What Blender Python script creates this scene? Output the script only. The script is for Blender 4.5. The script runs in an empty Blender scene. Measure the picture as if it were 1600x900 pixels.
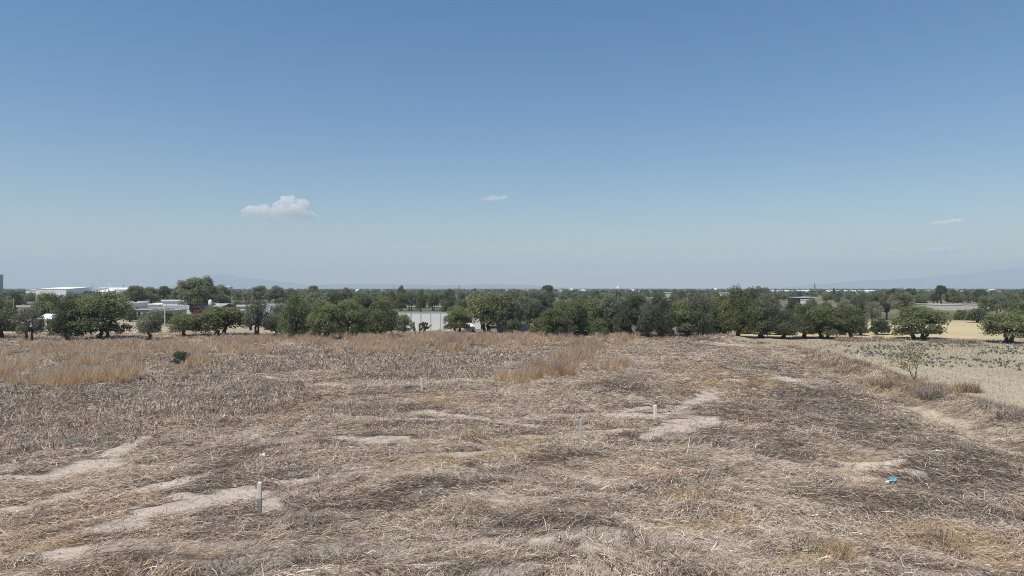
import bpy, bmesh, math, random
import numpy as np
from mathutils import Vector, Matrix

S = bpy.context.scene
COL = S.collection
R = math.radians
random.seed(7)

# ------------------------------------------------------------------ camera
CAMH = 8.0            # metres above the field
F = 1600 * 24.0 / 36  # focal length in photograph pixels
cam = bpy.data.objects.new('camera', bpy.data.cameras.new('camera'))
COL.objects.link(cam)
cam.location = (0, 0, CAMH)
cam.rotation_euler = (R(90), 0, 0)
cam.data.lens = 24
cam.data.sensor_width = 36
cam.data.clip_start = 0.5
cam.data.clip_end = 90000
S.camera = cam

# ------------------------------------------------------------------ sky, sun, exposure
SUN_EL, SUN_AZ = 63.0, 225.0   # azimuth clockwise from +Y: behind the camera to the left
W = bpy.data.worlds.new("World")
S.world = W
W.use_nodes = True
nt = W.node_tree
bg = nt.nodes['Background']
sky = nt.nodes.new('ShaderNodeTexSky')
sky.sky_type = 'NISHITA'
sky.sun_disc = False
sky.sun_elevation = R(SUN_EL)
sky.sun_rotation = R(SUN_AZ)
sky.altitude = 1500
sky.air_density = 1.6
sky.dust_density = 0.0
sky.ozone_density = 4.0
hs = nt.nodes.new('ShaderNodeHueSaturation'); hs.inputs['Saturation'].default_value = 1.25
tm = nt.nodes.new('ShaderNodeMix'); tm.data_type = 'RGBA'; tm.blend_type = 'MULTIPLY'; tm.inputs[0].default_value = 1
tm.inputs[7].default_value = (1.01, 1.02, 1.075, 1)
nt.links.new(sky.outputs[0], hs.inputs['Color']); nt.links.new(hs.outputs[0], tm.inputs[6]); nt.links.new(tm.outputs[2], bg.inputs[0])
bg.inputs[1].default_value = 0.090
sl = bpy.data.lights.new('sun', 'SUN')
sl.energy = 4.8
sl.angle = R(0.53)
sl.color = (1.0, 0.93, 0.83)
sun = bpy.data.objects.new('sun', sl)
COL.objects.link(sun)
az, el = R(SUN_AZ), R(SUN_EL)
sdir = Vector((math.sin(az) * math.cos(el), math.cos(az) * math.cos(el), math.sin(el)))
sun.rotation_euler = sdir.to_track_quat('Z', 'Y').to_euler()
sun.location = sdir * 300
S.view_settings.view_transform = 'Standard'
S.view_settings.look = 'None'
S.view_settings.exposure = 0.0
S.view_settings.gamma = 1.0
S.cycles.max_bounces = 6
S.cycles.diffuse_bounces = 4
S.cycles.volume_bounces = 6
S.cycles.transparent_max_bounces = 8
S.cycles.use_denoising = True
S.cycles.denoising_prefilter = 'NONE'
S.cycles.filter_width = 0.95

# ------------------------------------------------------------------ helpers
def tag(o, label=None, cat=None, group=None, kind=None):
    if label: o['label'] = label
    if cat: o['category'] = cat
    if group: o['group'] = group
    if kind: o['kind'] = kind
    return o

def at(x, y, z=0.0):
    """a point of the level ground seen at pixel (x, y) of the 1600 x 900 photograph"""
    D = CAMH * F / (y - 450.0)
    return ((x - 800.0) / F * D, D)

def dist(y): return CAMH * F / (y - 450.0)
def wx(x, D): return (x - 800.0) / F * D
def wz(y, D): return CAMH - (y - 450.0) / F * D
def topx(X, Y): return 800 + F * X / Y, 450 + F * CAMH / Y

def hash2(ix, iy, seed):
    h = (ix.astype(np.int64) * 374761393 + iy.astype(np.int64) * 668265263 + seed * 974634777) & 0xFFFFFFFF
    h = ((h ^ (h >> 13)) * 1274126177) & 0xFFFFFFFF
    return ((h ^ (h >> 16)) & 0xFFFFFF) / float(0xFFFFFF)

def vnoise(x, y, seed=0):
    ix, iy = np.floor(x), np.floor(y)
    fx, fy = x - ix, y - iy
    u, v = fx * fx * (3 - 2 * fx), fy * fy * (3 - 2 * fy)
    a, b = hash2(ix, iy, seed), hash2(ix + 1, iy, seed)
    c, d = hash2(ix, iy + 1, seed), hash2(ix + 1, iy + 1, seed)
    return (a + (b - a) * u) * (1 - v) + (c + (d - c) * u) * v

def fbm(x, y, seed=0, o=4):
    s, a, t = 0.0, 0.5, 0.0
    for k in range(o):
        s = s + a * vnoise(x * 2 ** k + 17.3 * k, y * 2 ** k - 9.1 * k, seed + k)
        t += a
        a *= 0.5
    return s / t

def sstep(a, b, x):
    t = np.clip((x - a) / (b - a), 0, 1)
    return t * t * (3 - 2 * t)

def pip(px, py, poly):
    inside = np.zeros(px.shape, bool)
    n = len(poly)
    for i in range(n):
        x0, y0 = poly[i]
        x1, y1 = poly[(i + 1) % n]
        if y0 == y1: continue
        c = ((y0 > py) != (y1 > py)) & (px < (x1 - x0) * (py - y0) / (y1 - y0) + x0)
        inside ^= c
    return inside

def mesh_np(name, V, Q, mat, C=None, parent=None, T=None, smooth=False):
    """a mesh from arrays: V (n,3), quads Q (m,4) and triangles T (k,3), colours C (n,3)"""
    me = bpy.data.meshes.new(name)
    V = np.asarray(V, np.float32).reshape(-1, 3)
    loops, starts = [], []
    nq = 0 if Q is None else len(Q)
    ntr = 0 if T is None else len(T)
    if nq: loops.append(np.asarray(Q, np.int32).ravel())
    if ntr: loops.append(np.asarray(T, np.int32).ravel())
    loops = np.concatenate(loops)
    starts = np.concatenate([np.arange(nq, dtype=np.int32) * 4, nq * 4 + np.arange(ntr, dtype=np.int32) * 3])
    me.vertices.add(len(V)); me.vertices.foreach_set('co', V.ravel())
    me.loops.add(len(loops)); me.loops.foreach_set('vertex_index', loops)
    me.polygons.add(nq + ntr); me.polygons.foreach_set('loop_start', starts)
    if smooth: me.polygons.foreach_set('use_smooth', np.ones(nq + ntr, bool))
    if C is not None:
        a = me.color_attributes.new('Col', 'FLOAT_COLOR', 'POINT')
        cc = np.ones((len(V), 4), np.float32)
        cc[:, :3] = C
        a.data.foreach_set('color', cc.ravel())
    me.update(calc_edges=True)
    me.materials.append(mat)
    o = bpy.data.objects.new(name, me)
    COL.objects.link(o)
    if parent: o.parent = parent
    return o

def ribbons(P, Wd, side, C):
    """P (N,K,3) spines, Wd (N,K) half widths, side (N,3), C (N,K,3) -> vertices, quads, colours"""
    N, K, _ = P.shape
    L = P - side[:, None, :] * Wd[..., None]
    Rr = P + side[:, None, :] * Wd[..., None]
    V = np.stack([L, Rr], 2).reshape(-1, 3)
    CC = np.repeat(C.reshape(N * K, 3), 2, 0)
    base = (np.arange(N) * 2 * K)[:, None, None]
    k = (np.arange(K - 1) * 2)[None, :, None]
    Q = (base + k + np.array([0, 1, 3, 2])[None, None, :]).reshape(-1, 4)
    return V, Q, CC

class MB:
    """collects solids, then links them as one mesh object"""
    def __init__(s): s.bm = bmesh.new()
    def box(s, x0, x1, y0, y1, z0, z1, bev=0.0):
        r = bmesh.ops.create_cube(s.bm, size=1.0)
        for v in r['verts']:
            v.co = Vector(((x0 + x1) / 2 + v.co.x * (x1 - x0), (y0 + y1) / 2 + v.co.y * (y1 - y0), (z0 + z1) / 2 + v.co.z * (z1 - z0)))
        if bev:
            es = {e for v in r['verts'] for e in v.link_edges}
            bmesh.ops.bevel(s.bm, geom=list(es), offset=bev, segments=1, affect='EDGES')
        return s
    def prism(s, pts, y0, y1):
        """profile of (x, z) points swept along y"""
        a = [s.bm.verts.new((x, y0, z)) for x, z in pts]
        b = [s.bm.verts.new((x, y1, z)) for x, z in pts]
        n = len(pts)
        s.bm.faces.new(a[::-1]); s.bm.faces.new(b)
        for i in range(n): s.bm.faces.new((a[i], a[(i + 1) % n], b[(i + 1) % n], b[i]))
        return s
    def prism_x(s, pts, x0, x1):
        a = [s.bm.verts.new((x0, y, z)) for y, z in pts]
        b = [s.bm.verts.new((x1, y, z)) for y, z in pts]
        n = len(pts)
        s.bm.faces.new(a); s.bm.faces.new(b[::-1])
        for i in range(n): s.bm.faces.new((a[(i + 1) % n], a[i], b[i], b[(i + 1) % n]))
        return s
    def tube(s, pts, rad, seg=6):
        rings = []
        n = len(pts)
        for i, p in enumerate(pts):
            p = Vector(p)
            d = (Vector(pts[min(i + 1, n - 1)]) - Vector(pts[max(i - 1, 0)])).normalized()
            u = d.orthogonal().normalized() if abs(d.z) < 0.95 else Vector((1, 0, 0))
            u = (u - d * u.dot(d)).normalized()
            w = d.cross(u)
            r = rad[i] if hasattr(rad, '__len__') else rad
            rings.append([s.bm.verts.new(p + (u * math.cos(t) + w * math.sin(t)) * r) for t in [2 * math.pi * k / seg for k in range(seg)]])
        for a, b in zip(rings, rings[1:]):
            for k in range(seg): s.bm.faces.new((a[k], a[(k + 1) % seg], b[(k + 1) % seg], b[k]))
        s.bm.faces.new(rings[0][::-1]); s.bm.faces.new(rings[-1])
        return s
    def ball(s, c, r, sub=2, jit=0.0, rng=random):
        q = bmesh.ops.create_icosphere(s.bm, subdivisions=sub, radius=1.0)
        rr = r if hasattr(r, '__len__') else (r, r, r)
        for v in q['verts']:
            k = 1 + rng.uniform(-jit, jit)
            v.co = Vector((c[0] + v.co.x * rr[0] * k, c[1] + v.co.y * rr[1] * k, c[2] + v.co.z * rr[2] * k))
        return s
    def build(s, name, mat, parent=None, smooth=False):
        bmesh.ops.recalc_face_normals(s.bm, faces=s.bm.faces[:])
        me = bpy.data.meshes.new(name)
        s.bm.to_mesh(me); s.bm.free()
        me.materials.append(mat)
        if smooth:
            for p in me.polygons: p.use_smooth = True
        o = bpy.data.objects.new(name, me)
        COL.objects.link(o)
        if parent: o.parent = parent
        return o

def empty(name, loc, rz=0.0, sc=(1, 1, 1)):
    o = bpy.data.objects.new(name, None)
    o.empty_display_size = 0.5
    o.location = loc
    o.rotation_euler = (0, 0, rz)
    o.scale = sc
    COL.objects.link(o)
    return o

# ------------------------------------------------------------------ materials
def mat(name, col, rough=0.9, noise=0.0, nscale=3.0, spec=0.2, metal=0.0, bump=0.0):
    m = bpy.data.materials.new(name); m.use_nodes = True
    t = m.node_tree; b = t.nodes['Principled BSDF']
    b.inputs['Roughness'].default_value = rough
    b.inputs['Specular IOR Level'].default_value = spec
    b.inputs['Metallic'].default_value = metal
    b.inputs['Base Color'].default_value = (*col, 1)
    if noise:
        tc = t.nodes.new('ShaderNodeTexCoord')
        n = t.nodes.new('ShaderNodeTexNoise'); n.inputs['Scale'].default_value = nscale; n.inputs['Detail'].default_value = 6
        r = t.nodes.new('ShaderNodeMix'); r.data_type = 'RGBA'
        r.inputs[6].default_value = (*[c * (1 - noise) for c in col], 1)
        r.inputs[7].default_value = (*[min(1, c * (1 + noise)) for c in col], 1)
        t.links.new(tc.outputs['Object'], n.inputs['Vector'])
        t.links.new(n.outputs['Fac'], r.inputs[0]); t.links.new(r.outputs[2], b.inputs['Base Color'])
        if bump:
            bp = t.nodes.new('ShaderNodeBump'); bp.inputs['Strength'].default_value = bump; bp.inputs['Distance'].default_value = 0.05
            t.links.new(n.outputs['Fac'], bp.inputs['Height']); t.links.new(bp.outputs[0], b.inputs['Normal'])
    return m

def mat_attr(name, trans=0.0, rough=1.0, vary=True, both=False):
    """colour of the thing itself from its own colour attribute; thin blades let some light through"""
    m = bpy.data.materials.new(name); m.use_nodes = True
    t = m.node_tree; t.nodes.clear()
    out = t.nodes.new('ShaderNodeOutputMaterial')
    a = t.nodes.new('ShaderNodeAttribute'); a.attribute_name = 'Col'
    col = a.outputs['Color']
    if vary:
        oi = t.nodes.new('ShaderNodeObjectInfo')
        hs = t.nodes.new('ShaderNodeHueSaturation')
        mr = t.nodes.new('ShaderNodeMapRange'); mr.inputs[3].default_value = 0.82; mr.inputs[4].default_value = 1.18
        mh = t.nodes.new('ShaderNodeMapRange'); mh.inputs[3].default_value = 0.488; mh.inputs[4].default_value = 0.512
        ms = t.nodes.new('ShaderNodeMath'); ms.operation = 'FRACT'
        mm = t.nodes.new('ShaderNodeMath'); mm.operation = 'MULTIPLY'; mm.inputs[1].default_value = 7.31
        t.links.new(oi.outputs['Random'], mr.inputs[0]); t.links.new(oi.outputs['Random'], mm.inputs[0])
        t.links.new(mm.outputs[0], ms.inputs[0]); t.links.new(ms.outputs[0], mh.inputs[0])
        t.links.new(mr.outputs[0], hs.inputs['Value']); t.links.new(mh.outputs[0], hs.inputs['Hue'])
        t.links.new(col, hs.inputs['Color']); col = hs.outputs[0]
    d = t.nodes.new('ShaderNodeBsdfDiffuse'); t.links.new(col, d.inputs[0])
    sh = d.outputs[0]
    if trans:
        tr = t.nodes.new('ShaderNodeBsdfTranslucent'); t.links.new(col, tr.inputs[0])
        if both:      # a leaf reflects and lets through about as much again
            mx = t.nodes.new('ShaderNodeAddShader'); t.links.new(sh, mx.inputs[0]); t.links.new(tr.outputs[0], mx.inputs[1])
        else:
            mx = t.nodes.new('ShaderNodeMixShader'); mx.inputs[0].default_value = trans
            t.links.new(sh, mx.inputs[1]); t.links.new(tr.outputs[0], mx.inputs[2])
        sh = mx.outputs[0]
    t.links.new(sh, out.inputs[0])
    return m

def mat_ground(name):
    m = bpy.data.materials.new(name); m.use_nodes = True
    t = m.node_tree; b = t.nodes['Principled BSDF']
    b.inputs['Roughness'].default_value = 1; b.inputs['Specular IOR Level'].default_value = 0.05
    a = t.nodes.new('ShaderNodeAttribute'); a.attribute_name = 'Col'
    tc = t.nodes.new('ShaderNodeTexCoord')
    n1 = t.nodes.new('ShaderNodeTexNoise'); n1.inputs['Scale'].default_value = 2.2; n1.inputs['Detail'].default_value = 9; n1.inputs['Roughness'].default_value = 0.65
    n2 = t.nodes.new('ShaderNodeTexNoise'); n2.inputs['Scale'].default_value = 16; n2.inputs['Detail'].default_value = 8
    t.links.new(tc.outputs['Object'], n1.inputs[0]); t.links.new(tc.outputs['Object'], n2.inputs[0])
    ad = t.nodes.new('ShaderNodeMath'); ad.operation = 'ADD'
    t.links.new(n1.outputs[0], ad.inputs[0]); t.links.new(n2.outputs[0], ad.inputs[1])
    mr = t.nodes.new('ShaderNodeMapRange'); mr.inputs[1].default_value = 0.6; mr.inputs[2].default_value = 1.4
    mr.inputs[3].default_value = 0.55; mr.inputs[4].default_value = 1.25
    t.links.new(ad.outputs[0], mr.inputs[0])
    mx = t.nodes.new('ShaderNodeMix'); mx.data_type = 'RGBA'; mx.blend_type = 'MULTIPLY'; mx.inputs[0].default_value = 1
    t.links.new(a.outputs['Color'], mx.inputs[6]); t.links.new(mr.outputs[0], mx.inputs[7])
    t.links.new(mx.outputs[2], b.inputs['Base Color'])
    bp = t.nodes.new('ShaderNodeBump'); bp.inputs['Strength'].default_value = 0.5; bp.inputs['Distance'].default_value = 0.06
    t.links.new(ad.outputs[0], bp.inputs['Height']); t.links.new(bp.outputs[0], b.inputs['Normal'])
    return m

M_GROUND = mat_ground('dry_soil')
M_STRAW = mat_attr('dead_grass', 0.10, vary=False)
M_REED = mat_attr('tall_reed', 0.45, vary=False)
M_LEAF = mat_attr('foliage', 0.5, both=True)
M_WEED = mat_attr('weed_leaf', 0.15, vary=False)
M_BARK = mat('bark', (0.075, 0.06, 0.048), 0.95, 0.4, 6)
M_HILL = mat('hill_scrub', (0.19, 0.195, 0.17), 1, 0.3, 0.002)
M_POST = mat('whitewashed_concrete', (0.80, 0.72, 0.61), 0.9, 0.12, 12, bump=0.3)
M_CONC = mat('weathered_concrete', (0.52, 0.50, 0.47), 0.9, 0.18, 12, bump=0.3)
M_WHITE = mat('white_paint', (0.84, 0.83, 0.80), 0.8, 0.1, 0.8)
M_CREAM = mat('cream_plaster', (0.60, 0.56, 0.49), 0.9, 0.15, 0.7)
M_GREY = mat('grey_block', (0.36, 0.35, 0.34), 0.95, 0.2, 0.9)
M_ROOFW = mat('white_roof_sheet', (0.78, 0.78, 0.77), 0.6, 0.08, 0.5)
M_ROOFG = mat('grey_roof_sheet', (0.45, 0.45, 0.45), 0.7, 0.12, 0.5)
M_RED = mat('faded_red_paint', (0.20, 0.05, 0.045), 0.85, 0.2, 1.2)
M_DARK = mat('near_black', (0.03, 0.03, 0.035), 0.5)
M_SEAM = mat('panel_seam', (0.55, 0.54, 0.52), 0.9)
M_GLASS = mat('window_glass', (0.05, 0.06, 0.07), 0.15, spec=0.6)
M_METAL = mat('dull_steel', (0.30, 0.31, 0.33), 0.5, 0.15, 2, metal=0.4)
M_WOOD = mat('pole_wood', (0.20, 0.17, 0.14), 0.95, 0.25, 4)
M_CAR = mat('white_car_paint', (0.78, 0.78, 0.78), 0.3, spec=0.5)
M_RUBBER = mat('tyre_rubber', (0.03, 0.03, 0.03), 0.9)
M_TURQ = mat('turquoise_plastic', (0.12, 0.55, 0.66), 0.35, 0.1, 20, spec=0.5)
M_LITTER = mat('white_plastic', (0.80, 0.79, 0.77), 0.5, 0.06, 20, spec=0.4)
M_CACTUS = mat('cactus_pad', (0.13, 0.15, 0.09), 0.8, 0.25, 5)

# ------------------------------------------------------------------ the field: masks and heights in metres
def bankx(Y): return 22.0 + 0.157 * Y - 0.27 * np.maximum(0, Y - 88.0)    # the bank bends left at its far end

# bare soil: (pixel x, pixel y, half width, half height, tilt) of each patch, turned into places on the field
BARE = [(315, 788, 125, 14, -0.20), (425, 788, 45, 13, -0.1), (210, 826, 80, 7, -0.12), (120, 735, 95, 11, -0.25), (30, 748, 60, 6, -0.05),
        (185, 703, 40, 5, -0.3), (590, 687, 75, 6, 0), (700, 648, 50, 3, 0.08), (790, 660, 50, 2.5, 0.12), (1090, 627, 38, 9, -0.25), (1072, 664, 52, 11, -0.15),
        (990, 649, 50, 3.5, 0.03), (1025, 679, 26, 6, -0.2), (850, 682, 45, 5, 0.05), (735, 710, 60, 5, -0.08), (520, 606, 45, 2.0, 0.1), (430, 593, 30, 1.6, 0.1),
        (1190, 582, 45, 2, 0.1), (1140, 595, 25, 3, 0), (845, 852, 26, 4, 0.1), (930, 862, 32, 5, 0.1), (670, 886, 30, 8, 0), (100, 782, 50, 6, -0.2),
        (95, 865, 55, 9, -0.15), (1010, 640, 30, 3, 0), (640, 655, 40, 2, 0), (960, 672, 40, 3.5, 0), (1360, 735, 60, 12, 0.1), (870, 892, 50, 4, 0.1),
        (560, 733, 25, 3, 0), (450, 755, 40, 4, -0.1), (1560, 700, 60, 4, 0.25), (1480, 655, 60, 4, 0.3), (1250, 600, 60, 3, 0.25), (260, 760, 60, 5, -0.2),
        (20, 800, 40, 7, -0.1), (1130, 538, 60, 2.5, 0.08), (1070, 560, 60, 2, 0.1)]
YELLOW = [(740, 715, 110, 14, -0.1), (75, 855, 60, 9, -0.1), (1350, 732, 60, 16, 0.1), (680, 628, 80, 6, 0.1), (1110, 583, 60, 5, 0.05), (810, 705, 60, 8, 0),
          (1300, 872, 90, 16, -0.1), (1440, 850, 90, 18, 0), (1550, 870, 60, 20, 0), (1080, 780, 30, 8, 0), (1070, 830, 60, 12, -0.1), (1410, 620, 40, 6, 0.3), (1445, 648, 25, 4, 0.3),
          (1160, 600, 80, 8, 0), (340, 872, 40, 5, 0), (720, 685, 40, 4, 0)]
DARKS = [(750, 758, 175, 20, -0.24), (860, 828, 120, 15, 0.12), (640, 790, 60, 10, -0.1), (1080, 690, 120, 14, 0.1), (1300, 640, 150, 30, 0.3), (1200, 700, 120, 20, 0.15), (880, 690, 60, 8, 0.1),
         (380, 720, 60, 14, -0.4), (250, 880, 130, 14, 0.05), (1450, 760, 100, 25, 0.2), (960, 610, 60, 12, 0), (700, 540, 60, 6, 0), (1150, 650, 80, 8, 0.1), (1550, 740, 60, 30, 0.2),
         (1340, 800, 100, 14, 0.2), (560, 885, 150, 16, 0.1), (60, 820, 60, 10, -0.2), (1050, 760, 120, 8, -0.15), (600, 620, 60, 5, 0)]
HEAPS = [(722, 803, 0.35, 1.0), (470, 822, 0.22, 0.9), (1440, 800, 0.25, 0.8), (960, 608, 0.6, 2.2), (340, 622, 0.5, 2.2), (1160, 722, 0.3, 1.0), (905, 835, 0.35, 1.5),
         (1260, 655, 0.3, 1.2), (1430, 700, 0.3, 0.8), (1500, 712, 0.3, 0.9), (735, 690, 0.3, 1.0), (1300, 690, 0.25, 1.2), (1420, 735, 0.3, 1.0), (1240, 640, 0.3, 1.0),
         (1140, 532, 0.6, 3.2), (1112, 531, 0.45, 2.6), (1460, 850, 0.3, 0.9), (640, 768, 0.25, 1.2), (1330, 790, 0.25, 1.0), (1540, 790, 0.3, 1.2), (1250, 860, 0.2, 1.0)]

def streak(X, Y, seed, sx=1.3, sy=0.28):
    t0 = np.interp(X / np.maximum(Y, 5), [-0.8, -0.3, 0.1, 0.4, 0.8], [0.75, 0.55, 0.25, -0.35, -0.75])
    c, s = np.cos(t0), np.sin(t0)
    u, v = X * c + Y * s, -X * s + Y * c
    wv = (fbm(X / 4, Y / 4, seed + 40, 2) - 0.5) * 4
    return fbm(u / (sx * 2.2), (v + wv) / (sy * 2.2), seed, 4)

def pxmask(X, Y, lst, wob=0.9, seed=31, comb=0.0):
    px, py = topx(X, Y)
    n = (fbm(X / 1.6, Y / 1.6, seed, 4) - 0.5) * 2 * wob + (fbm(X / 0.4, Y / 0.4, seed + 9, 2) - 0.5) * 0.9 * wob
    if comb: n = n * 0.55 + (streak(X, Y, seed + 3, 1.5, 0.26) - 0.5) * comb
    out = np.zeros(np.shape(X))
    for (cx, cy, a, b, t) in lst:
        dx, dy = px - cx, (py - cy) - t * (px - cx)
        e = np.sqrt((dx / a) ** 2 + (dy / b) ** 2)
        out = np.maximum(out, sstep(1.1, 0.82, e + n))
    return np.clip(out, 0, 1)

def bankd(X, Y): return X - bankx(Y)

# directions in which the dead grass was flattened
def flow(X, Y):
    t0 = np.interp(X / np.maximum(Y, 5), [-0.8, -0.3, 0.1, 0.4, 0.8], [0.75, 0.55, 0.25, -0.35, -0.75])
    return t0 + 2.6 * (fbm(X / 11, Y / 14, 3, 2) - 0.5) + 3.6 * (fbm(X / 3.4, Y / 3.4, 5, 2) - 0.5)

LEFT_STALK = [(-200, 600), (150, 604), (250, 590), (340, 585), (470, 606), (515, 628), (400, 655), (300, 672), (215, 690), (60, 715), (-40, 726), (-200, 760)]
MID_STALK = [(540, 560), (640, 546), (740, 548), (800, 560), (770, 590), (720, 600), (600, 595), (520, 590)]
BACK_STALK = [(90, 562), (180, 556), (330, 560), (420, 565), (520, 560), (520, 585), (330, 582), (200, 580), (100, 575)]
FAR_STALK = [(330, 543), (460, 545), (640, 550), (820, 548), (820, 560), (560, 562), (380, 560)]
def stalk_mask(X, Y):
    px, py = topx(X, Y)
    jx = (fbm(X / 2.5, Y / 2.5, 71, 3) - 0.5) * 50
    jy = (fbm(X / 2.5, Y / 2.5, 75, 3) - 0.5) * 22 * np.clip((py - 450) / 200, 0.1, 1.2)
    m = np.zeros(np.shape(X), bool)
    for p in (LEFT_STALK, MID_STALK, BACK_STALK, FAR_STALK): m |= pip(px + jx, py + jy, p)
    return m

REEDS = [  # (polygon, height, density, rust share)
    ([(-150, 560), (40, 572), (120, 578), (196, 578), (214, 596), (204, 609), (100, 607), (0, 606), (-150, 604)], 1.51, 76, 0.55),
    ([(-60, 552), (40, 560), (20, 572), (-60, 568)], 1.18, 49, 0.30),
    ([(50, 542), (180, 541), (200, 548), (130, 562), (60, 560)], 1.18, 49, 0.25),
    ([(118, 560), (165, 558), (170, 572), (122, 572)], 1.18, 49, 0.10),
    ([(190, 541), (330, 540), (330, 548), (250, 556), (240, 567), (205, 566), (195, 555)], 1.18, 49, 0.25),
    ([(294, 552), (320, 550), (327, 572), (300, 572)], 1.31, 55, 0.20),
    ([(262, 570), (305, 575), (300, 588), (272, 588)], 0.79, 31, 0.10),
    ([(330, 540), (420, 542), (405, 556), (350, 556)], 1.05, 37, 0.10),
    ([(-60, 535), (60, 536), (330, 531), (330, 541), (180, 541), (-60, 545)], 0.92, 14, 0.20),
    ([(320, 531), (560, 531), (700, 526), (830, 526), (930, 525), (1010, 531), (985, 538), (900, 541), (860, 536), (800, 539), (700, 537), (560, 540), (400, 541), (320, 540)], 1.31, 42, 0.51),
    ([(500, 545), (560, 540), (640, 541), (720, 537), (800, 539), (850, 538), (848, 545), (800, 548), (770, 546), (640, 554), (560, 552)], 1.18, 37, 0.41),
    ([(780, 612), (782, 597), (810, 583), (858, 568), (884, 552), (912, 544), (940, 538), (938, 547), (912, 555), (910, 568), (872, 590), (842, 606), (808, 619)], 1.51, 76, 0.76),
    ([(925, 574), (965, 566), (985, 575), (960, 592), (932, 594)], 1.11, 26, 0.51),
    ([(930, 543), (1010, 534), (990, 545), (940, 552)], 0.92, 19, 0.41),
    ([(1000, 531), (1080, 531), (1060, 538), (1000, 538)], 0.65, 10, 0.20),
    ([(1236, 545), (1290, 553), (1330, 566), (1318, 572), (1260, 560), (1236, 552)], 0.65, 26, 0.41),
    ([(1330, 566), (1420, 590), (1450, 598), (1440, 605), (1370, 590), (1330, 575)], 0.59, 19, 0.30),
]
def reed_mask(X, Y):
    px, py = topx(X, Y)
    m = np.zeros(np.shape(X), bool)
    for r in REEDS[:15]: m |= pip(px, py, r[0])
    return m

def hgt(X, Y):
    X = np.asarray(X, float); Y = np.asarray(Y, float)
    d = X - bankx(Y)
    f = sstep(135, 112, Y) * sstep(1.0, -1.5, d)
    z = f * (0.30 * (fbm(X / 14, Y / 14, 11, 2) - 0.5) + 0.50 * (streak(X, Y, 13, 2.2, 0.55) - 0.5) + 0.24 * (fbm(X / 0.9, Y / 0.9, 19, 3) - 0.5))
    z = z * (1 - 0.6 * pxmask(X, Y, BARE[:12]))
    k = sstep(118, 105, Y) * sstep(20, 30, Y) * (0.15 + 0.85 * sstep(95, 60, Y))
    bn = fbm(X / 2.2, Y / 2.2, 23, 3)
    z = z + k * (0.62 * np.exp(-((d - 0.5) / 1.8) ** 2) * (0.2 + 1.6 * bn) - 0.15 * np.exp(-((d + 2.6) / 1.0) ** 2))
    z = z + sstep(140, 110, Y) * 0.05 * (fbm(X / 1.3, Y / 1.3, 29, 3) - 0.5) * sstep(0, 3, d)
    z = z + 0.40 * stalk_mask(X, Y) * (fbm(X / 1.7, Y / 2.2, 39, 3) - 0.35)
    for (cx, cy, h, r) in HEAPS:
        hx, hy = at(cx, cy)
        z = z + h * np.exp(-((X - hx) ** 2 + (Y - hy) ** 2) / (r * r)) * (0.7 + 0.6 * (fbm(X / 0.7, Y / 0.7, 37, 2) - 0.3))
    return z

def gz(x, y): return float(hgt(np.array([x]), np.array([y]))[0])

# ------------------------------------------------------------------ ground: one sheet out to the horizon
def axis_pts(lo, hi, step, far, grow=1.35):
    a = list(np.arange(lo, hi + 1e-6, step))
    s = step
    while a[-1] < far: s *= grow; a.append(a[-1] + s)
    s = step
    while a[0] > -far: s *= grow; a.insert(0, a[0] - s)
    return np.array(a)

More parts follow.
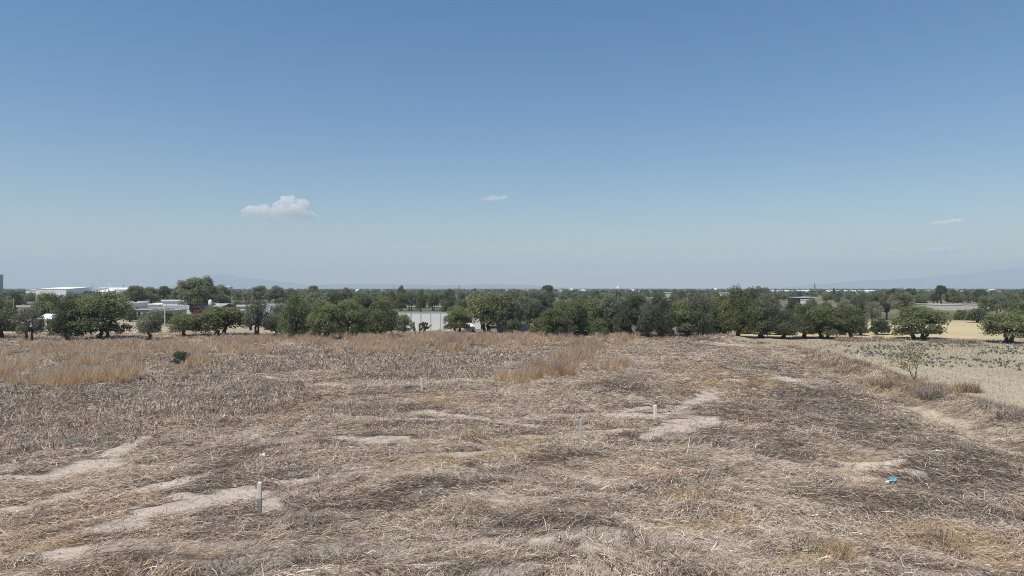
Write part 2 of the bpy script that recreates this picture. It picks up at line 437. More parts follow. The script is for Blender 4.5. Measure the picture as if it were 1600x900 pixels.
def axis_mix(a0, a1, fine, b0, b1, mid, far):
    base = np.concatenate([np.arange(b0, a0, mid), np.arange(a0, a1, fine), np.arange(a1, b1 + 1e-6, mid)])
    lo, hi, s = [base[0]], [base[-1]], mid
    while hi[-1] < far: s *= 1.35; hi.append(hi[-1] + s); lo.insert(0, lo[0] - s)
    return np.concatenate([lo[:-1], base, hi[1:]])
gx = axis_mix(-34, 34, 0.13, -86, 86, 0.4, 42000)
gy_ = axis_mix(15, 46, 0.11, 13, 122, 0.3, 42000)
GX, GY = np.meshgrid(gx, gy_)
def ground_colour(X, Y):
    bare = pxmask(X, Y, BARE, comb=1.5)
    yel = pxmask(X, Y, YELLOW, 1.1, 51)
    st = streak(X, Y, 61)
    C = np.zeros(X.shape + (3,))
    brown = np.array([0.150, 0.122, 0.100]); pale = np.array([0.53, 0.452, 0.375]); tan = np.array([0.42, 0.335, 0.21])
    thin = sstep(0.52, 0.68, st) * 0.7                    # soil showing between the strands
    C[:] = brown
    C += (pale - brown) * thin[..., None]
    C += (np.array([0.125, 0.103, 0.085]) - C) * (0.8 * stalk_mask(X, Y))[..., None]
    C += (tan - C) * (0.6 * yel)[..., None]
    C += (pale - C) * bare[..., None]
    d = X - bankx(Y)
    n = fbm(X / 3, Y / 9, 81, 4)
    fur = 0.5 + 0.5 * np.sin((X + 0.06 * Y + 0.8 * fbm(X / 9, Y / 9, 83, 2)) * 2 * math.pi / 0.9)
    field = np.array([0.455, 0.395, 0.285])[None, None] * (0.72 + 0.3 * n + 0.20 * fur)[..., None]
    field = field + (np.array([0.40, 0.355, 0.29]) - field) * sstep(0.42, 0.62, fbm(X / 7, Y / 7, 87, 3))[..., None] * 0.8
    k = (sstep(1.6, 3.2, d + (fbm(X / 2, Y / 2, 89, 2) - 0.5) * 3) * sstep(28, 36, Y) )[..., None]
    C = C + (field - C) * k
    # the rough bank: crumbly brown earth, a pale track along its foot
    bk = sstep(-2.4, -1.2, d) * sstep(3.8, 2.0, d + (fbm(X / 2, Y / 2, 89, 2) - 0.5) * 3) * sstep(24, 32, Y) * sstep(116, 106, Y)
    earth = np.array([0.36, 0.30, 0.225]) * (0.65 + 0.75 * fbm(X / 0.8, Y / 0.8, 141, 3))[..., None]
    C = C + (earth - C) * (bk * 0.9)[..., None]
    trk = np.exp(-((d + 2.5 + 1.0 * (fbm(X / 6, Y / 6, 143, 2) - 0.5)) / 0.8) ** 2) * sstep(0.35, 0.6, fbm(X / 3, Y / 3, 145, 3)) * sstep(110, 100, Y)
    C = C + (np.array([0.47, 0.40, 0.29]) - C) * (trk * 0.9)[..., None]
    # beyond the trees: tracts of dry land, fallow and scrub
    far = sstep(108, 116, Y)[..., None]
    tr = fbm(X / 60, Y / 80, 91, 4)[..., None]
    land = np.array([0.24, 0.21, 0.13]) * (0.7 + 0.6 * fbm(X / 5, Y / 5, 93, 4)[..., None])
    land = land + (np.array([0.13, 0.135, 0.075]) - land) * sstep(0.45, 0.62, tr)
    C = C + (land - C) * far
    east = (sstep(34, 42, X) * sstep(106, 109, Y) * sstep(172, 160, Y))[..., None]
    C = C + (np.array([0.56, 0.46, 0.27]) * (0.85 + 0.3 * fbm(X / 8, Y / 5, 95, 4)[..., None]) - C) * east
    west = (sstep(-20, -30, X) * sstep(108, 112, Y) * sstep(175, 160, Y))[..., None]
    C = C + (np.array([0.43, 0.36, 0.25]) * (0.8 + 0.4 * fbm(X / 6, Y / 4, 97, 4)[..., None]) - C) * west
    return C
GZ = hgt(GX, GY)
GC = ground_colour(GX, GY)
ny, nx = GX.shape
idx = np.arange(ny * nx).reshape(ny, nx)
GQ = np.stack([idx[:-1, :-1], idx[:-1, 1:], idx[1:, 1:], idx[1:, :-1]], -1).reshape(-1, 4)
ground = mesh_np('ground', np.stack([GX, GY, GZ], -1).reshape(-1, 3), GQ, M_GROUND, GC.reshape(-1, 3), smooth=True)
tag(ground, 'dry soil of the field with pale bare patches, running out to the horizon', 'ground', kind='structure')

def sheet(name, keep, dz, label, cat):
    """a field laid a little above the ground sheet over the same grid"""
    q = keep[:-1, :-1] & keep[1:, 1:] & keep[:-1, 1:] & keep[1:, :-1]
    Q = GQ[q.ravel()]
    u, inv = np.unique(Q, return_inverse=True)
    V = np.stack([GX, GY, GZ + dz], -1).reshape(-1, 3)[u]
    o = mesh_np(name, V, inv.reshape(-1, 4), M_GROUND, GC.reshape(-1, 3)[u], smooth=True)
    return tag(o, label, cat, kind='structure')
Dd = GX - bankx(GY)
sheet('stubble_field', (Dd > 2.4) & (GY > 32) & (GY < 108) & (GX < 110), 0.008, 'pale yellow stubble field with faint furrows beyond the bank on the right', 'field')
sheet('far_field', (GX > 34) & (GX < 200) & (GY > 108) & (GY < 168), 0.008, 'pale golden field behind the wide tree on the right', 'field')

# ------------------------------------------------------------------ hills far away (12 to 14 km)
def hill(prof, D, depth, label):
    """ridge line through (pixel x, pixel y) points at distance D, a real slope on both sides"""
    xs = np.array([p[0] for p in prof], float); ys = np.array([p[1] for p in prof], float)
    n, k = 160, 18
    px = np.linspace(xs[0], xs[-1], n)
    py = np.interp(px, xs, ys)
    ridge = np.maximum(wz(py, D) , 0) + 22 * (fbm(px / 25, px * 0 + D * 0.01, 7, 3) - 0.5)
    v = np.linspace(-1, 1, k)
    X = np.repeat(wx(px, D)[None], k, 0)
    Y = D + v[:, None] * depth + 300 * (fbm(X / 900, X * 0 + v[:, None] * 3, 9, 3) - 0.5)
    Z = ridge[None] * (1 - np.abs(v[:, None]) ** 1.2) * (0.75 + 0.5 * fbm(X / 500, Y / 500, 15, 4)) - 8 * np.abs(v[:, None])
    Z[k // 2] = ridge; Z[k // 2 - 1] = ridge * 0.97
    Z -= 2
    ii = np.arange(n * k).reshape(k, n)
    Q = np.stack([ii[:-1, :-1], ii[:-1, 1:], ii[1:, 1:], ii[1:, :-1]], -1).reshape(-1, 4)
    o = mesh_np('hills', np.stack([X, Y, Z], -1).reshape(-1, 3), Q, M_HILL, smooth=True)
    return tag(o, label, 'hills', kind='structure')
hill([(255, 452), (300, 438), (325, 429), (345, 428), (370, 433), (410, 436), (450, 441), (500, 448), (540, 452)], 11500, 900, 'faint blue hill beyond the tall trees on the left')
hill([(430, 452), (480, 445), (560, 443), (640, 444), (700, 445), (770, 443.5), (820, 445), (880, 449), (930, 452)], 9500, 900, 'low pale ridge along the middle of the horizon')
hill([(1180, 452), (1260, 446), (1320, 440), (1380, 437), (1440, 434), (1500, 428), (1560, 421), (1620, 415), (1720, 414), (1900, 416), (2100, 428), (2200, 452)], 12000, 1200, 'faint blue mountain rising towards the right edge')

# ------------------------------------------------------------------ haze: the air between here and the hills
hz = MB().box(-17000, 17000, -200, 14500, -12, 450).build('haze', mat('haze_air', (1, 1, 1)))
t = hz.data.materials[0].node_tree
t.nodes.remove(t.nodes['Principled BSDF'])
pv = t.nodes.new('ShaderNodeVolumePrincipled')
pv.inputs['Color'].default_value = (0.675, 0.79, 0.92, 1)
pv.inputs['Density'].default_value = 1.6e-4
pv.inputs['Anisotropy'].default_value = 0.0
t.links.new(pv.outputs[0], t.nodes['Material Output'].inputs['Volume'])
tag(hz, 'thin blue haze over the whole plain', 'haze', kind='stuff')

# ------------------------------------------------------------------ clouds (15 km away, above the haze)
def mat_cloud(name, dens, z0, z1):
    m = bpy.data.materials.new(name); m.use_nodes = True
    t = m.node_tree; t.nodes.remove(t.nodes['Principled BSDF'])
    pv = t.nodes.new('ShaderNodeVolumePrincipled')
    pv.inputs['Color'].default_value = (1, 1, 1, 1)
    pv.inputs['Anisotropy'].default_value = -0.15
    tc = t.nodes.new('ShaderNodeTexCoord')
    sp = t.nodes.new('ShaderNodeSeparateXYZ'); t.links.new(tc.outputs['Object'], sp.inputs[0])
    mr = t.nodes.new('ShaderNodeMapRange'); mr.inputs[1].default_value = z0; mr.inputs[2].default_value = z1; mr.inputs[3].default_value = 0.03; mr.inputs[4].default_value = 1
    mr.interpolation_type = 'SMOOTHSTEP'
    t.links.new(sp.outputs['Z'], mr.inputs[0])
    n = t.nodes.new('ShaderNodeTexNoise'); n.inputs['Scale'].default_value = 0.007; n.inputs['Detail'].default_value = 4
    t.links.new(tc.outputs['Object'], n.inputs[0])
    m2 = t.nodes.new('ShaderNodeMapRange'); m2.inputs[1].default_value = 0.38; m2.inputs[2].default_value = 0.62; m2.inputs[3].default_value = 0.15; m2.inputs[4].default_value = 1.3
    t.links.new(n.outputs[0], m2.inputs[0])
    mu = t.nodes.new('ShaderNodeMath'); mu.operation = 'MULTIPLY'; t.links.new(mr.outputs[0], mu.inputs[0]); t.links.new(m2.outputs[0], mu.inputs[1])
    md = t.nodes.new('ShaderNodeMath'); md.operation = 'MULTIPLY'; md.inputs[1].default_value = dens; t.links.new(mu.outputs[0], md.inputs[0])
    t.links.new(md.outputs[0], pv.inputs['Density'])
    t.links.new(pv.outputs[0], t.nodes['Material Output'].inputs['Volume'])
    return m

def cloud(D, puffs, dens, label, fade=(-150, 120), seed=1, vox=22.0, disp=70.0):
    rng = random.Random(seed)
    cx = sum(p[0] for p in puffs) / len(puffs); cy = sum(p[1] for p in puffs) / len(puffs)
    ox, oz = wx(cx, D), wz(cy, D)
    b = MB(); k = D / F
    for (x, y, rx, rz) in puffs:
        X, Z = wx(x, D) - ox, wz(y, D) - oz
        b.ball((X, rng.uniform(-0.2, 0.2) * rx * k, Z), (rx * k, rx * k * 0.9, rz * k), 3)
        for j in range(7):
            a, e = rng.uniform(0, 6.28), rng.uniform(-0.2, 1.2)
            s = rng.uniform(0.35, 0.55)
            b.ball((X + rx * k * 0.8 * math.cos(a) * math.cos(e), rx * k * 0.8 * math.sin(a) * math.cos(e), Z + rz * k * 0.8 * math.sin(e)), (rx * k * s, rx * k * s, rz * k * s * 1.1), 2)
    o = b.build('cloud', mat_cloud('cloud_vapour', dens, *fade))
    o.location = (ox, D, oz)
    rm = o.modifiers.new('merge', 'REMESH'); rm.mode = 'VOXEL'; rm.voxel_size = vox
    tx = bpy.data.textures.new('puff', 'CLOUDS'); tx.noise_scale = disp * 2.2; tx.noise_depth = 4
    dm = o.modifiers.new('billow', 'DISPLACE'); dm.texture = tx; dm.strength = disp; dm.mid_level = 0.5; dm.texture_coords = 'LOCAL'
    return tag(o, label, 'cloud', kind='thing')
cloud(16000, [(402, 334, 20, 11), (386, 340, 14, 6), (411, 329, 12, 9), (430, 336, 18, 10), (451, 316, 13, 10), (440, 325, 14, 11), (473, 319, 11, 9), (460, 333, 24, 12), (480, 338, 18, 7), (440, 343, 40, 4)],
      0.009, 'white puffy cloud with two round heads low over the left fields', (-190, 120), 3, 22.0, 110.0)
cloud(16000, [(760, 313, 9, 4), (770, 311, 12, 5), (780, 311, 9, 4), (789, 308, 5, 3)], 0.0048, 'small faint white cloud wisp near the middle of the sky', (-80, 30), 5, 16, 40)
cloud(17000, [(1462, 350, 12, 3.0), (1478, 348, 16, 4), (1494, 346, 12, 3.5)], 0.008, 'thin pale cloud streak, the upper one on the right', (-80, 30), 7, 16, 40)
cloud(17000, [(1398, 392, 12, 4.5), (1440, 396, 22, 5), (1465, 393, 24, 5.5), (1488, 391, 18, 5), (1505, 385, 8, 3)], 0.008, 'long pale cloud smudge low above the mountain', (-110, 30), 9, 18, 50)

#PART2
# ------------------------------------------------------------------ flattened dead grass over the field
NR = np.random.default_rng(11)
PAL = np.array([1.08, 1.05, 1.035]) * np.array([[0.55, 0.465, 0.37], [0.41, 0.34, 0.27], [0.285, 0.226, 0.175], [0.170, 0.134, 0.108], [0.46, 0.355, 0.21], [0.09, 0.073, 0.06], [0.46, 0.42, 0.375]])

PAL = np.maximum(PAL.mean(0) + (PAL - PAL.mean(0)) * 1.13, 0.035)

def sample_field(n, d0, d1, a, spread=0.80):
    """places in front of the camera between d0 and d1 m, thinning with distance as D**-a per square metre"""
    u = NR.random(n)
    e = 2 - a
    D = (d0 ** e + u * (d1 ** e - d0 ** e)) ** (1 / e)
    X = (NR.random(n) * 2 - 1) * (spread * D + 5)
    return X, D

def lay(n, d0, d1, a, seed):
    X, Y = sample_field(n, d0, d1, a)
    d = X - bankx(Y)
    keep = (d < 0.4 - 1.2 * sstep(70, 95, Y) + 3.0 * (fbm(X / 1.5, Y / 1.5, 101, 2) - 0.5)) | (Y < 30)
    X, Y = X[keep], Y[keep]
    bare = pxmask(X, Y, BARE, comb=1.5)
    st = streak(X, Y, 61)
    patch = fbm(X / 1.1, Y / 1.1, 103, 3)
    trk = np.exp(-((bankd(X, Y) + 2.5) / 0.8) ** 2) * (Y > 30)
    p = (1 - 0.6 * trk) * (1 - 0.95 * bare) * (1 - 0.6 * sstep(0.52, 0.68, st)) * (1 - 0.7 * stalk_mask(X, Y)) * (0.45 + 1.1 * patch)
    keep = NR.random(len(X)) < p
    X, Y = X[keep], Y[keep]; n = len(X)
    th = flow(X, Y) + NR.normal(0, 0.62, n) + math.pi * (NR.random(n) < 0.5)
    wild = NR.random(n) < 0.30
    th[wild] = NR.random(wild.sum()) * 6.283
    sc = np.maximum(Y / 22, 0.85)
    L = np.where(NR.random(n) < 0.10, 0.3 + 0.5 * NR.random(n), 0.10 + 0.36 * NR.random(n) ** 1.6) * np.maximum(1, sc ** 0.25)
    tilt = np.abs(NR.normal(0, 0.16, n)) + 0.02
    up = NR.random(n) < 0.05
    tilt[up] = NR.random(up.sum()) * 0.9 + 0.2
    K = 3
    s = np.array([0, 0.5, 1.0])[None]
    bend = NR.normal(0, 0.5, n)
    a1, a2 = th - bend * 0.5, th + bend * 0.5
    dx = np.stack([np.zeros(n), 0.5 * np.cos(a1), 0.5 * np.cos(a1) + 0.5 * np.cos(a2)], 1) * L[:, None]
    dy = np.stack([np.zeros(n), 0.5 * np.sin(a1), 0.5 * np.sin(a1) + 0.5 * np.sin(a2)], 1) * L[:, None]
    base = 0.01 + 0.16 * NR.random(n) ** 2 * np.maximum(1, sc ** 0.4)
    arch = L * np.sin(tilt)
    zz = base[:, None] + np.stack([np.zeros(n), arch * 0.75, arch * (0.55 + 0.45 * up)], 1)
    px_, py_ = X[:, None] + dx, Y[:, None] + dy
    gzv = hgt(px_, py_)
    P = np.stack([px_, py_, gzv + zz], -1)
    big = NR.random(n) < 0.09                    # reeds and bunches among the finer strands
    w = np.where(big, (0.007 + 0.007 * NR.random(n)) * sc ** 0.45, (0.0026 + 0.004 * NR.random(n)) * sc ** 0.78)
    Wd = w[:, None] * np.array([1, 0.9, 0.35])[None]
    roll = NR.normal(0, 0.55, n)
    side = np.stack([-np.sin(th) * np.cos(roll), np.cos(th) * np.cos(roll), np.sin(roll)], -1)
    # colours of the dead grass itself: clumps of one growth share a tone
    tone = fbm(X / 1.9, Y / 1.9, 107, 3) * 0.45 + streak(X, Y, 109, 1.9, 0.3) * 0.75 - 0.10 + NR.normal(0, 0.13, n)
    tone = tone - 0.25 * pxmask(X, Y, DARKS, 0.55, 111) + 0.36 * (fbm(X / 9, Y / 16, 115, 3) - 0.5) + 0.035 - 0.05 * sstep(8, 20, X)
    ci = np.where(tone > 0.58, 0, np.where(tone > 0.50, 1, np.where(tone > 0.42, 2, 3)))
    r = NR.random(n)
    ci = np.where(r < 0.10, 6, np.where(r < 0.20, 0, np.where(r < 0.27, 5, np.where(r < 0.33, 4, ci))))
    yel = pxmask(X, Y, YELLOW, 1.2, 51)
    ci = np.where((yel > 0.4) & (NR.random(n) < 0.38), 4, ci)
    C = PAL[ci] * (0.8 + 0.5 * NR.random(n))[:, None] * np.where(big & (NR.random(n) < 0.6), 1.0 + 0.3 / sc ** 1.2, 1.0)[:, None]
    rufous = sstep(0.55, 0.75, fbm(X / 5, Y / 5, 113, 3))[:, None] * 0.35
    C = C * (1 + rufous * np.array([0.12, -0.06, -0.2]))
    return P, Wd, side, np.repeat(C[:, None], K, 1)

def stalks(n):
    """grey stalks, broken and half standing, in the beds on the left and in the middle"""
    X, Y = sample_field(n, 24, 105, 0.9)
    m = stalk_mask(X, Y) & (NR.random(n) < 1.25 * sstep(0.36, 0.60, fbm(X / 1.3, Y / 1.8, 121, 3)) + 0.08) & ~reed_mask(X, Y)
    X, Y = X[m], Y[m]; n = len(X)
    th = NR.random(n) * 6.283
    lean = NR.random(n) ** 0.7 * 1.5
    L = (0.18 + 0.42 * NR.random(n)) * (0.7 + 0.5 * fbm(X / 2, Y / 2, 123, 2)) * 1.15
    sc = np.maximum(Y / 22, 0.9)
    kink = np.where(NR.random(n) < 0.5, NR.random(n) * 1.8, 0.1)
    z0 = hgt(X, Y)
    l1, l2 = L * 0.6, L * 0.4
    x1 = X + np.cos(th) * np.sin(lean) * l1; y1 = Y + np.sin(th) * np.sin(lean) * l1; z1 = z0 + np.cos(lean) * l1
    ln2 = lean + kink
    x2 = x1 + np.cos(th + 0.5) * np.sin(ln2) * l2; y2 = y1 + np.sin(th + 0.5) * np.sin(ln2) * l2; z2 = np.maximum(z1 + np.cos(ln2) * l2, z0 + 0.02)
    P = np.stack([np.stack([X, x1, x2], 1), np.stack([Y, y1, y2], 1), np.stack([z0 - 0.02, z1, z2], 1)], -1)
    w = (0.006 + 0.008 * NR.random(n)) * sc ** 0.8
    Wd = w[:, None] * np.array([1, 0.85, 0.5])[None]
    ph = NR.random(n) * 6.283
    side = np.stack([np.cos(ph), np.sin(ph), np.zeros(n)], -1)
    ci = NR.choice([0, 1, 2, 3, 6, 5], n, p=[0.24, 0.2, 0.16, 0.12, 0.20, 0.08])
    C = PAL[ci] * (0.8 + 0.5 * NR.random(n))[:, None] * np.array([1.05, 1.01, 0.96])
    return P, Wd, side, np.repeat(C[:, None], 3, 1)

def link_ribbons(name, parts, m, label, cat):
    Vs, Qs, Cs, off = [], [], [], 0
    for p in parts:
        V, Q, C = ribbons(*p)
        Vs.append(V); Qs.append(Q + off); Cs.append(C); off += len(V)
    o = mesh_np(name, np.concatenate(Vs), np.concatenate(Qs), m, np.concatenate(Cs))
    return tag(o, label, cat, kind='stuff')

DENS = 1.0
link_ribbons('dead_grass', [lay(int(1750000 * DENS), 16.5, 118, 1.58, 1)], M_STRAW, 'grey brown dead grass lying flattened in swirls over the whole field', 'dead grass')
link_ribbons('broken_stalks', [stalks(int(360000 * DENS))], M_STRAW, 'grey broken stalks half standing in beds on the left of the field', 'stalks')

def reeds(poly, height, dens, rust):
    """tussocks of tall grass: pale or rusty at the foot, feathery and dull towards the tips"""
    px = np.array([q[0] for q in poly], float); py = np.array([q[1] for q in poly], float)
    D = CAMH * F / (py - 450); XX = (px - 800) / F * D
    x0, x1, y0, y1 = XX.min() - 1, XX.max() + 1, D.min() - 2, D.max() + 2
    per = 34
    n = int((x1 - x0) * (y1 - y0) * dens / per * 1.5)
    X = x0 + NR.random(n) * (x1 - x0); Y = y0 + NR.random(n) * (y1 - y0)
    amp = np.clip(Y / 60, 0.8, 1.8)
    jx = (fbm(X / 3, Y / 3, 131, 3) - 0.5) * 4 * amp + NR.normal(0, 0.3, n); jy = (fbm(X / 3, Y / 3, 135, 3) - 0.5) * 7 * amp + NR.normal(0, 0.6, n)
    qx, qy = topx(X + jx, np.maximum(Y + jy, 5))
    clump = fbm(X / 2.2, Y / 3.0, 137, 3)
    m = pip(qx, qy, poly) & (NR.random(n) < 0.85 * sstep(0.36, 0.60, clump) + 0.05)
    X, Y, clump = X[m], Y[m], clump[m]; nt = len(X)
    th_ = height * (0.55 + 0.75 * clump) * (0.65 + 0.5 * NR.random(nt))
    tone = fbm(X / 4, Y / 5, 139, 2) + NR.normal(0, 0.16, nt)
    rr = 0.12 + 0.22 * NR.random(nt)
    X, Y, th_, tone, rr = (np.repeat(v, per) for v in (X, Y, th_, tone, rr)); n = len(X)
    a = NR.random(n) * 6.283; q = np.sqrt(NR.random(n))
    bx, by = np.cos(a) * q * rr, np.sin(a) * q * rr
    X, Y = X + bx, Y + by
    sc = np.maximum(Y / 22, 1.0)
    h = th_ * (0.35 + 0.65 * NR.random(n) ** 0.7)
    lean = np.abs(NR.normal(0.0, 0.20, n)) + 0.35 * q * NR.random(n)
    th = a + NR.normal(0, 0.7, n)
    s = np.array([0, 0.4, 0.75, 1.0])[None]
    off = h[:, None] * np.sin(lean)[:, None] * s ** 1.7
    z0 = hgt(X, Y)
    wind = 0.10 * h[:, None] * s ** 2
    P = np.stack([X[:, None] + np.cos(th)[:, None] * off + wind, Y[:, None] + np.sin(th)[:, None] * off, z0[:, None] - 0.03 + h[:, None] * s * np.cos(lean)[:, None]], -1)
    w = (0.0030 + 0.004 * NR.random(n)) * sc ** 0.85
    Wd = w[:, None] * np.array([0.9, 0.9, 1.1, 0.3])[None]
    ph = NR.random(n) * 6.283
    side = np.stack([np.cos(ph), np.sin(ph), np.zeros(n)], -1)
    k = np.clip(rust * (-0.25 + 1.6 * tone) + NR.normal(0, 0.12, n), 0, 1)[:, None, None]
    pale = np.array([[0.84, 0.66, 0.39], [0.82, 0.64, 0.39], [0.70, 0.54, 0.37], [0.56, 0.445, 0.35]])
    rus = np.array([[0.68, 0.43, 0.20], [0.62, 0.415, 0.22], [0.52, 0.385, 0.28], [0.44, 0.35, 0.295]])
    C = (pale[None] * (1 - k) + rus[None] * k) * (0.75 + 0.5 * NR.random(n))[:, None, None]
    return P, Wd, side, C
link_ribbons('tall_dry_grass', [reeds(*r) for r in REEDS], M_REED, 'tall rust and straw coloured dry grass standing in clumps across the field', 'dry grass')

def stubble():
    n = 150000
    X = 20 + NR.random(n) * 85; Y = 30 + NR.random(n) ** 0.8 * 75
    d = X - bankx(Y)
    row = np.abs(((X + 0.06 * Y) / 0.9) % 1 - 0.5)
    m = (d > 1.8) & (NR.random(n) < 0.35 + 0.5 * (row < 0.25)) & (X < 0.82 * Y + 4)
    X, Y = X[m], Y[m]; n = len(X)
    th = NR.random(n) * 6.283; lean = NR.random(n) * 1.3; h = 0.06 + 0.14 * NR.random(n)
    z0 = hgt(X, Y)
    s = np.array([0, 0.6, 1.0])[None]
    P = np.stack([X[:, None] + (np.cos(th) * np.sin(lean) * h)[:, None] * s, Y[:, None] + (np.sin(th) * np.sin(lean) * h)[:, None] * s, z0[:, None] + 0.01 + (h * np.cos(lean))[:, None] * s], -1)
    Wd = ((0.006 + 0.006 * NR.random(n)) * np.maximum(1, Y / 25))[:, None] * np.array([1, 0.9, 0.5])[None]
    ph = NR.random(n) * 6.283
    side = np.stack([np.cos(ph), np.sin(ph), np.zeros(n)], -1)
    C = np.array([[0.58, 0.49, 0.32], [0.50, 0.41, 0.25], [0.40, 0.32, 0.22], [0.46, 0.40, 0.32]])[NR.integers(0, 4, n)]
    return P, Wd, side, np.repeat(C[:, None], 3, 1)
link_ribbons('stubble', [stubble()], M_STRAW, 'short pale stubble standing in the yellow field', 'stubble')

def weeds():
    """low blue green weeds in a band of the stubble field; each plant a rosette of leaves"""
    polys = [[(1285, 556), (1300, 546), (1420, 536), (1560, 537), (1720, 545), (1720, 590), (1600, 580), (1520, 575), (1440, 574), (1410, 562)],
             [(1235, 541), (1330, 538), (1440, 538), (1400, 546), (1260, 546)]]
    Xs, Ys = [], []
    for poly, dn in zip(polys, (2.3, 0.7)):
        D = np.array([dist(p[1]) for p in poly]); XX = np.array([wx(p[0], dist(p[1])) for p in poly])
        n = int((XX.max() - XX.min()) * (D.max() - D.min()) * dn)
        X = XX.min() + NR.random(n) * np.ptp(XX); Y = D.min() + NR.random(n) * np.ptp(D)
        qx, qy = topx(X + 5 * (fbm(X / 5, Y / 5, 151, 2) - 0.5), Y + 5 * (fbm(X / 5, Y / 5, 153, 2) - 0.5))
        m = pip(qx, qy, poly) & (NR.random(n) < sstep(0.35, 0.6, fbm(X / 4, Y / 6, 155, 3)))
        X = np.round((X + 0.06 * Y) / 0.9) * 0.9 - 0.06 * Y + NR.normal(0, 0.13, n)      # in rows along the furrows
        Xs.append(X[m]); Ys.append(Y[m])
    X, Y = np.concatenate(Xs), np.concatenate(Ys)
    sz = 0.10 + 0.24 * NR.random(len(X)) ** 2
    k = 16
    X, Y, sz = np.repeat(X, k), np.repeat(Y, k), np.repeat(sz, k); n = len(X)
    th = NR.random(n) * 6.283; el = 0.15 + NR.random(n) * 1.2
    s = np.array([0.15, 0.65, 1.1])[None]
    L = sz * (0.6 + 0.6 * NR.random(n))
    z0 = hgt(X, Y)
    P = np.stack([X[:, None] + (np.cos(th) * np.cos(el) * L)[:, None] * s, Y[:, None] + (np.sin(th) * np.cos(el) * L)[:, None] * s, z0[:, None] + (np.sin(el) * L)[:, None] * s], -1)
    Wd = (sz * 0.24)[:, None] * np.array([0.7, 1, 0.3])[None]
    side = np.stack([-np.sin(th), np.cos(th), np.zeros(n)], -1)
    C = np.array([[0.33, 0.345, 0.29], [0.27, 0.29, 0.235], [0.37, 0.38, 0.32], [0.31, 0.315, 0.235]])[NR.integers(0, 4, n)]
    return P, Wd, side, np.repeat(C[:, None], 3, 1)
link_ribbons('field_weeds', [weeds()], M_WEED, 'low grey green weeds growing in bands over the yellow stubble field', 'weeds')

def bank_weeds():
    """dry weeds of several kinds along the bank between the field and the stubble"""
    n = 2700
    Y = 30 + NR.random(n) ** 1.2 * 80
    d = NR.normal(0.6, 1.5, n)
    X = bankx(Y) + d
    m = NR.random(n) < sstep(0.42, 0.66, fbm(X / 2.2, Y / 3.5, 171, 3)) * (X < 0.85 * Y + 3) * (0.35 + 0.65 * sstep(95, 62, Y))
    X, Y = X[m], Y[m]; nt = len(X)
    kind = np.clip((fbm(X / 3, Y / 5, 173, 2) * 6 - 1).astype(int) + NR.integers(-1, 2, nt), 0, 3)
    ht = np.array([0.28, 0.42, 0.5, 0.34])[kind] * (0.5 + 0.9 * NR.random(nt)) * (0.5 + 0.5 * sstep(95, 62, Y))
    per = 46
    X, Y, ht, kind = (np.repeat(v, per) for v in (X, Y, ht, kind)); n = len(X)
    a = NR.random(n) * 6.283; q = np.sqrt(NR.random(n)) * 0.35
    X, Y = X + np.cos(a) * q, Y + np.sin(a) * q
    lean = NR.random(n) * 1.25; h = ht * (0.4 + 0.6 * NR.random(n)); th = a + NR.normal(0, 0.9, n)
    s = np.array([0, 0.55, 1.0])[None]
    off = (h * np.sin(lean))[:, None] * s
    z0 = hgt(X, Y)
    P = np.stack([X[:, None] + np.cos(th)[:, None] * off, Y[:, None] + np.sin(th)[:, None] * off, z0[:, None] - 0.02 + (h * np.cos(lean))[:, None] * s], -1)
    Wd = ((0.004 + 0.005 * NR.random(n)) * np.maximum(1, Y / 26))[:, None] * np.array([1, 0.9, 0.5])[None]
    ph = NR.random(n) * 6.283
    side = np.stack([np.cos(ph), np.sin(ph), np.zeros(n)], -1)
    cols = np.array([[0.44, 0.36, 0.265], [0.40, 0.29, 0.20], [0.31, 0.25, 0.20], [0.52, 0.42, 0.25]])[kind]
    C = cols * (0.65 + 0.6 * NR.random(n))[:, None]
    return P, Wd, side, np.repeat(C[:, None], 3, 1)
link_ribbons('bank_weeds', [bank_weeds()], M_STRAW, 'brown and tan dry weeds along the rough bank on the right', 'weeds')

def clods():
    """crumbs of dry earth lying on the bare patches"""
    n = 160000
    X, Y = sample_field(n, 17, 75, 1.2)
    m = (pxmask(X, Y, BARE, comb=1.5) > 0.3) & (NR.random(n) < 0.12 + 0.9 * sstep(0.45, 0.65, fbm(X / 0.9, Y / 0.9, 181, 3)))
    X, Y = X[m], Y[m]; n = len(X)
    r_ = (0.008 + 0.030 * NR.random(n) ** 3) * np.maximum(1, Y / 30)
    oct_ = np.array([[1, 0, 0], [0, 1, 0], [-1, 0, 0], [0, -1, 0], [0, 0, 0.9], [0, 0, -0.6]], float)
    j = 1 + NR.uniform(-0.35, 0.35, (n, 6, 3))
    ph = NR.random(n) * 6.283
    V = oct_[None] * j * r_[:, None, None]
    c, s = np.cos(ph)[:, None], np.sin(ph)[:, None]
    V = np.stack([V[..., 0] * c - V[..., 1] * s, V[..., 0] * s + V[..., 1] * c, V[..., 2]], -1)
    V += np.stack([X, Y, hgt(X, Y) + 0.35 * r_], -1)[:, None]
    f = np.array([[0, 1, 4], [1, 2, 4], [2, 3, 4], [3, 0, 4], [1, 0, 5], [2, 1, 5], [3, 2, 5], [0, 3, 5]])
    T = (f[None] + (np.arange(n) * 6)[:, None, None]).reshape(-1, 3)
    C = np.repeat(np.array([[0.46, 0.395, 0.33]]) * (0.6 + 0.5 * NR.random(n))[:, None], 6, 0)
    o = mesh_np('soil_clods', V.reshape(-1, 3), None, M_STRAW, C, T=T)
    tag(o, 'crumbs of pale dry earth on the bare patches of the field', 'clods', kind='stuff')
clods()
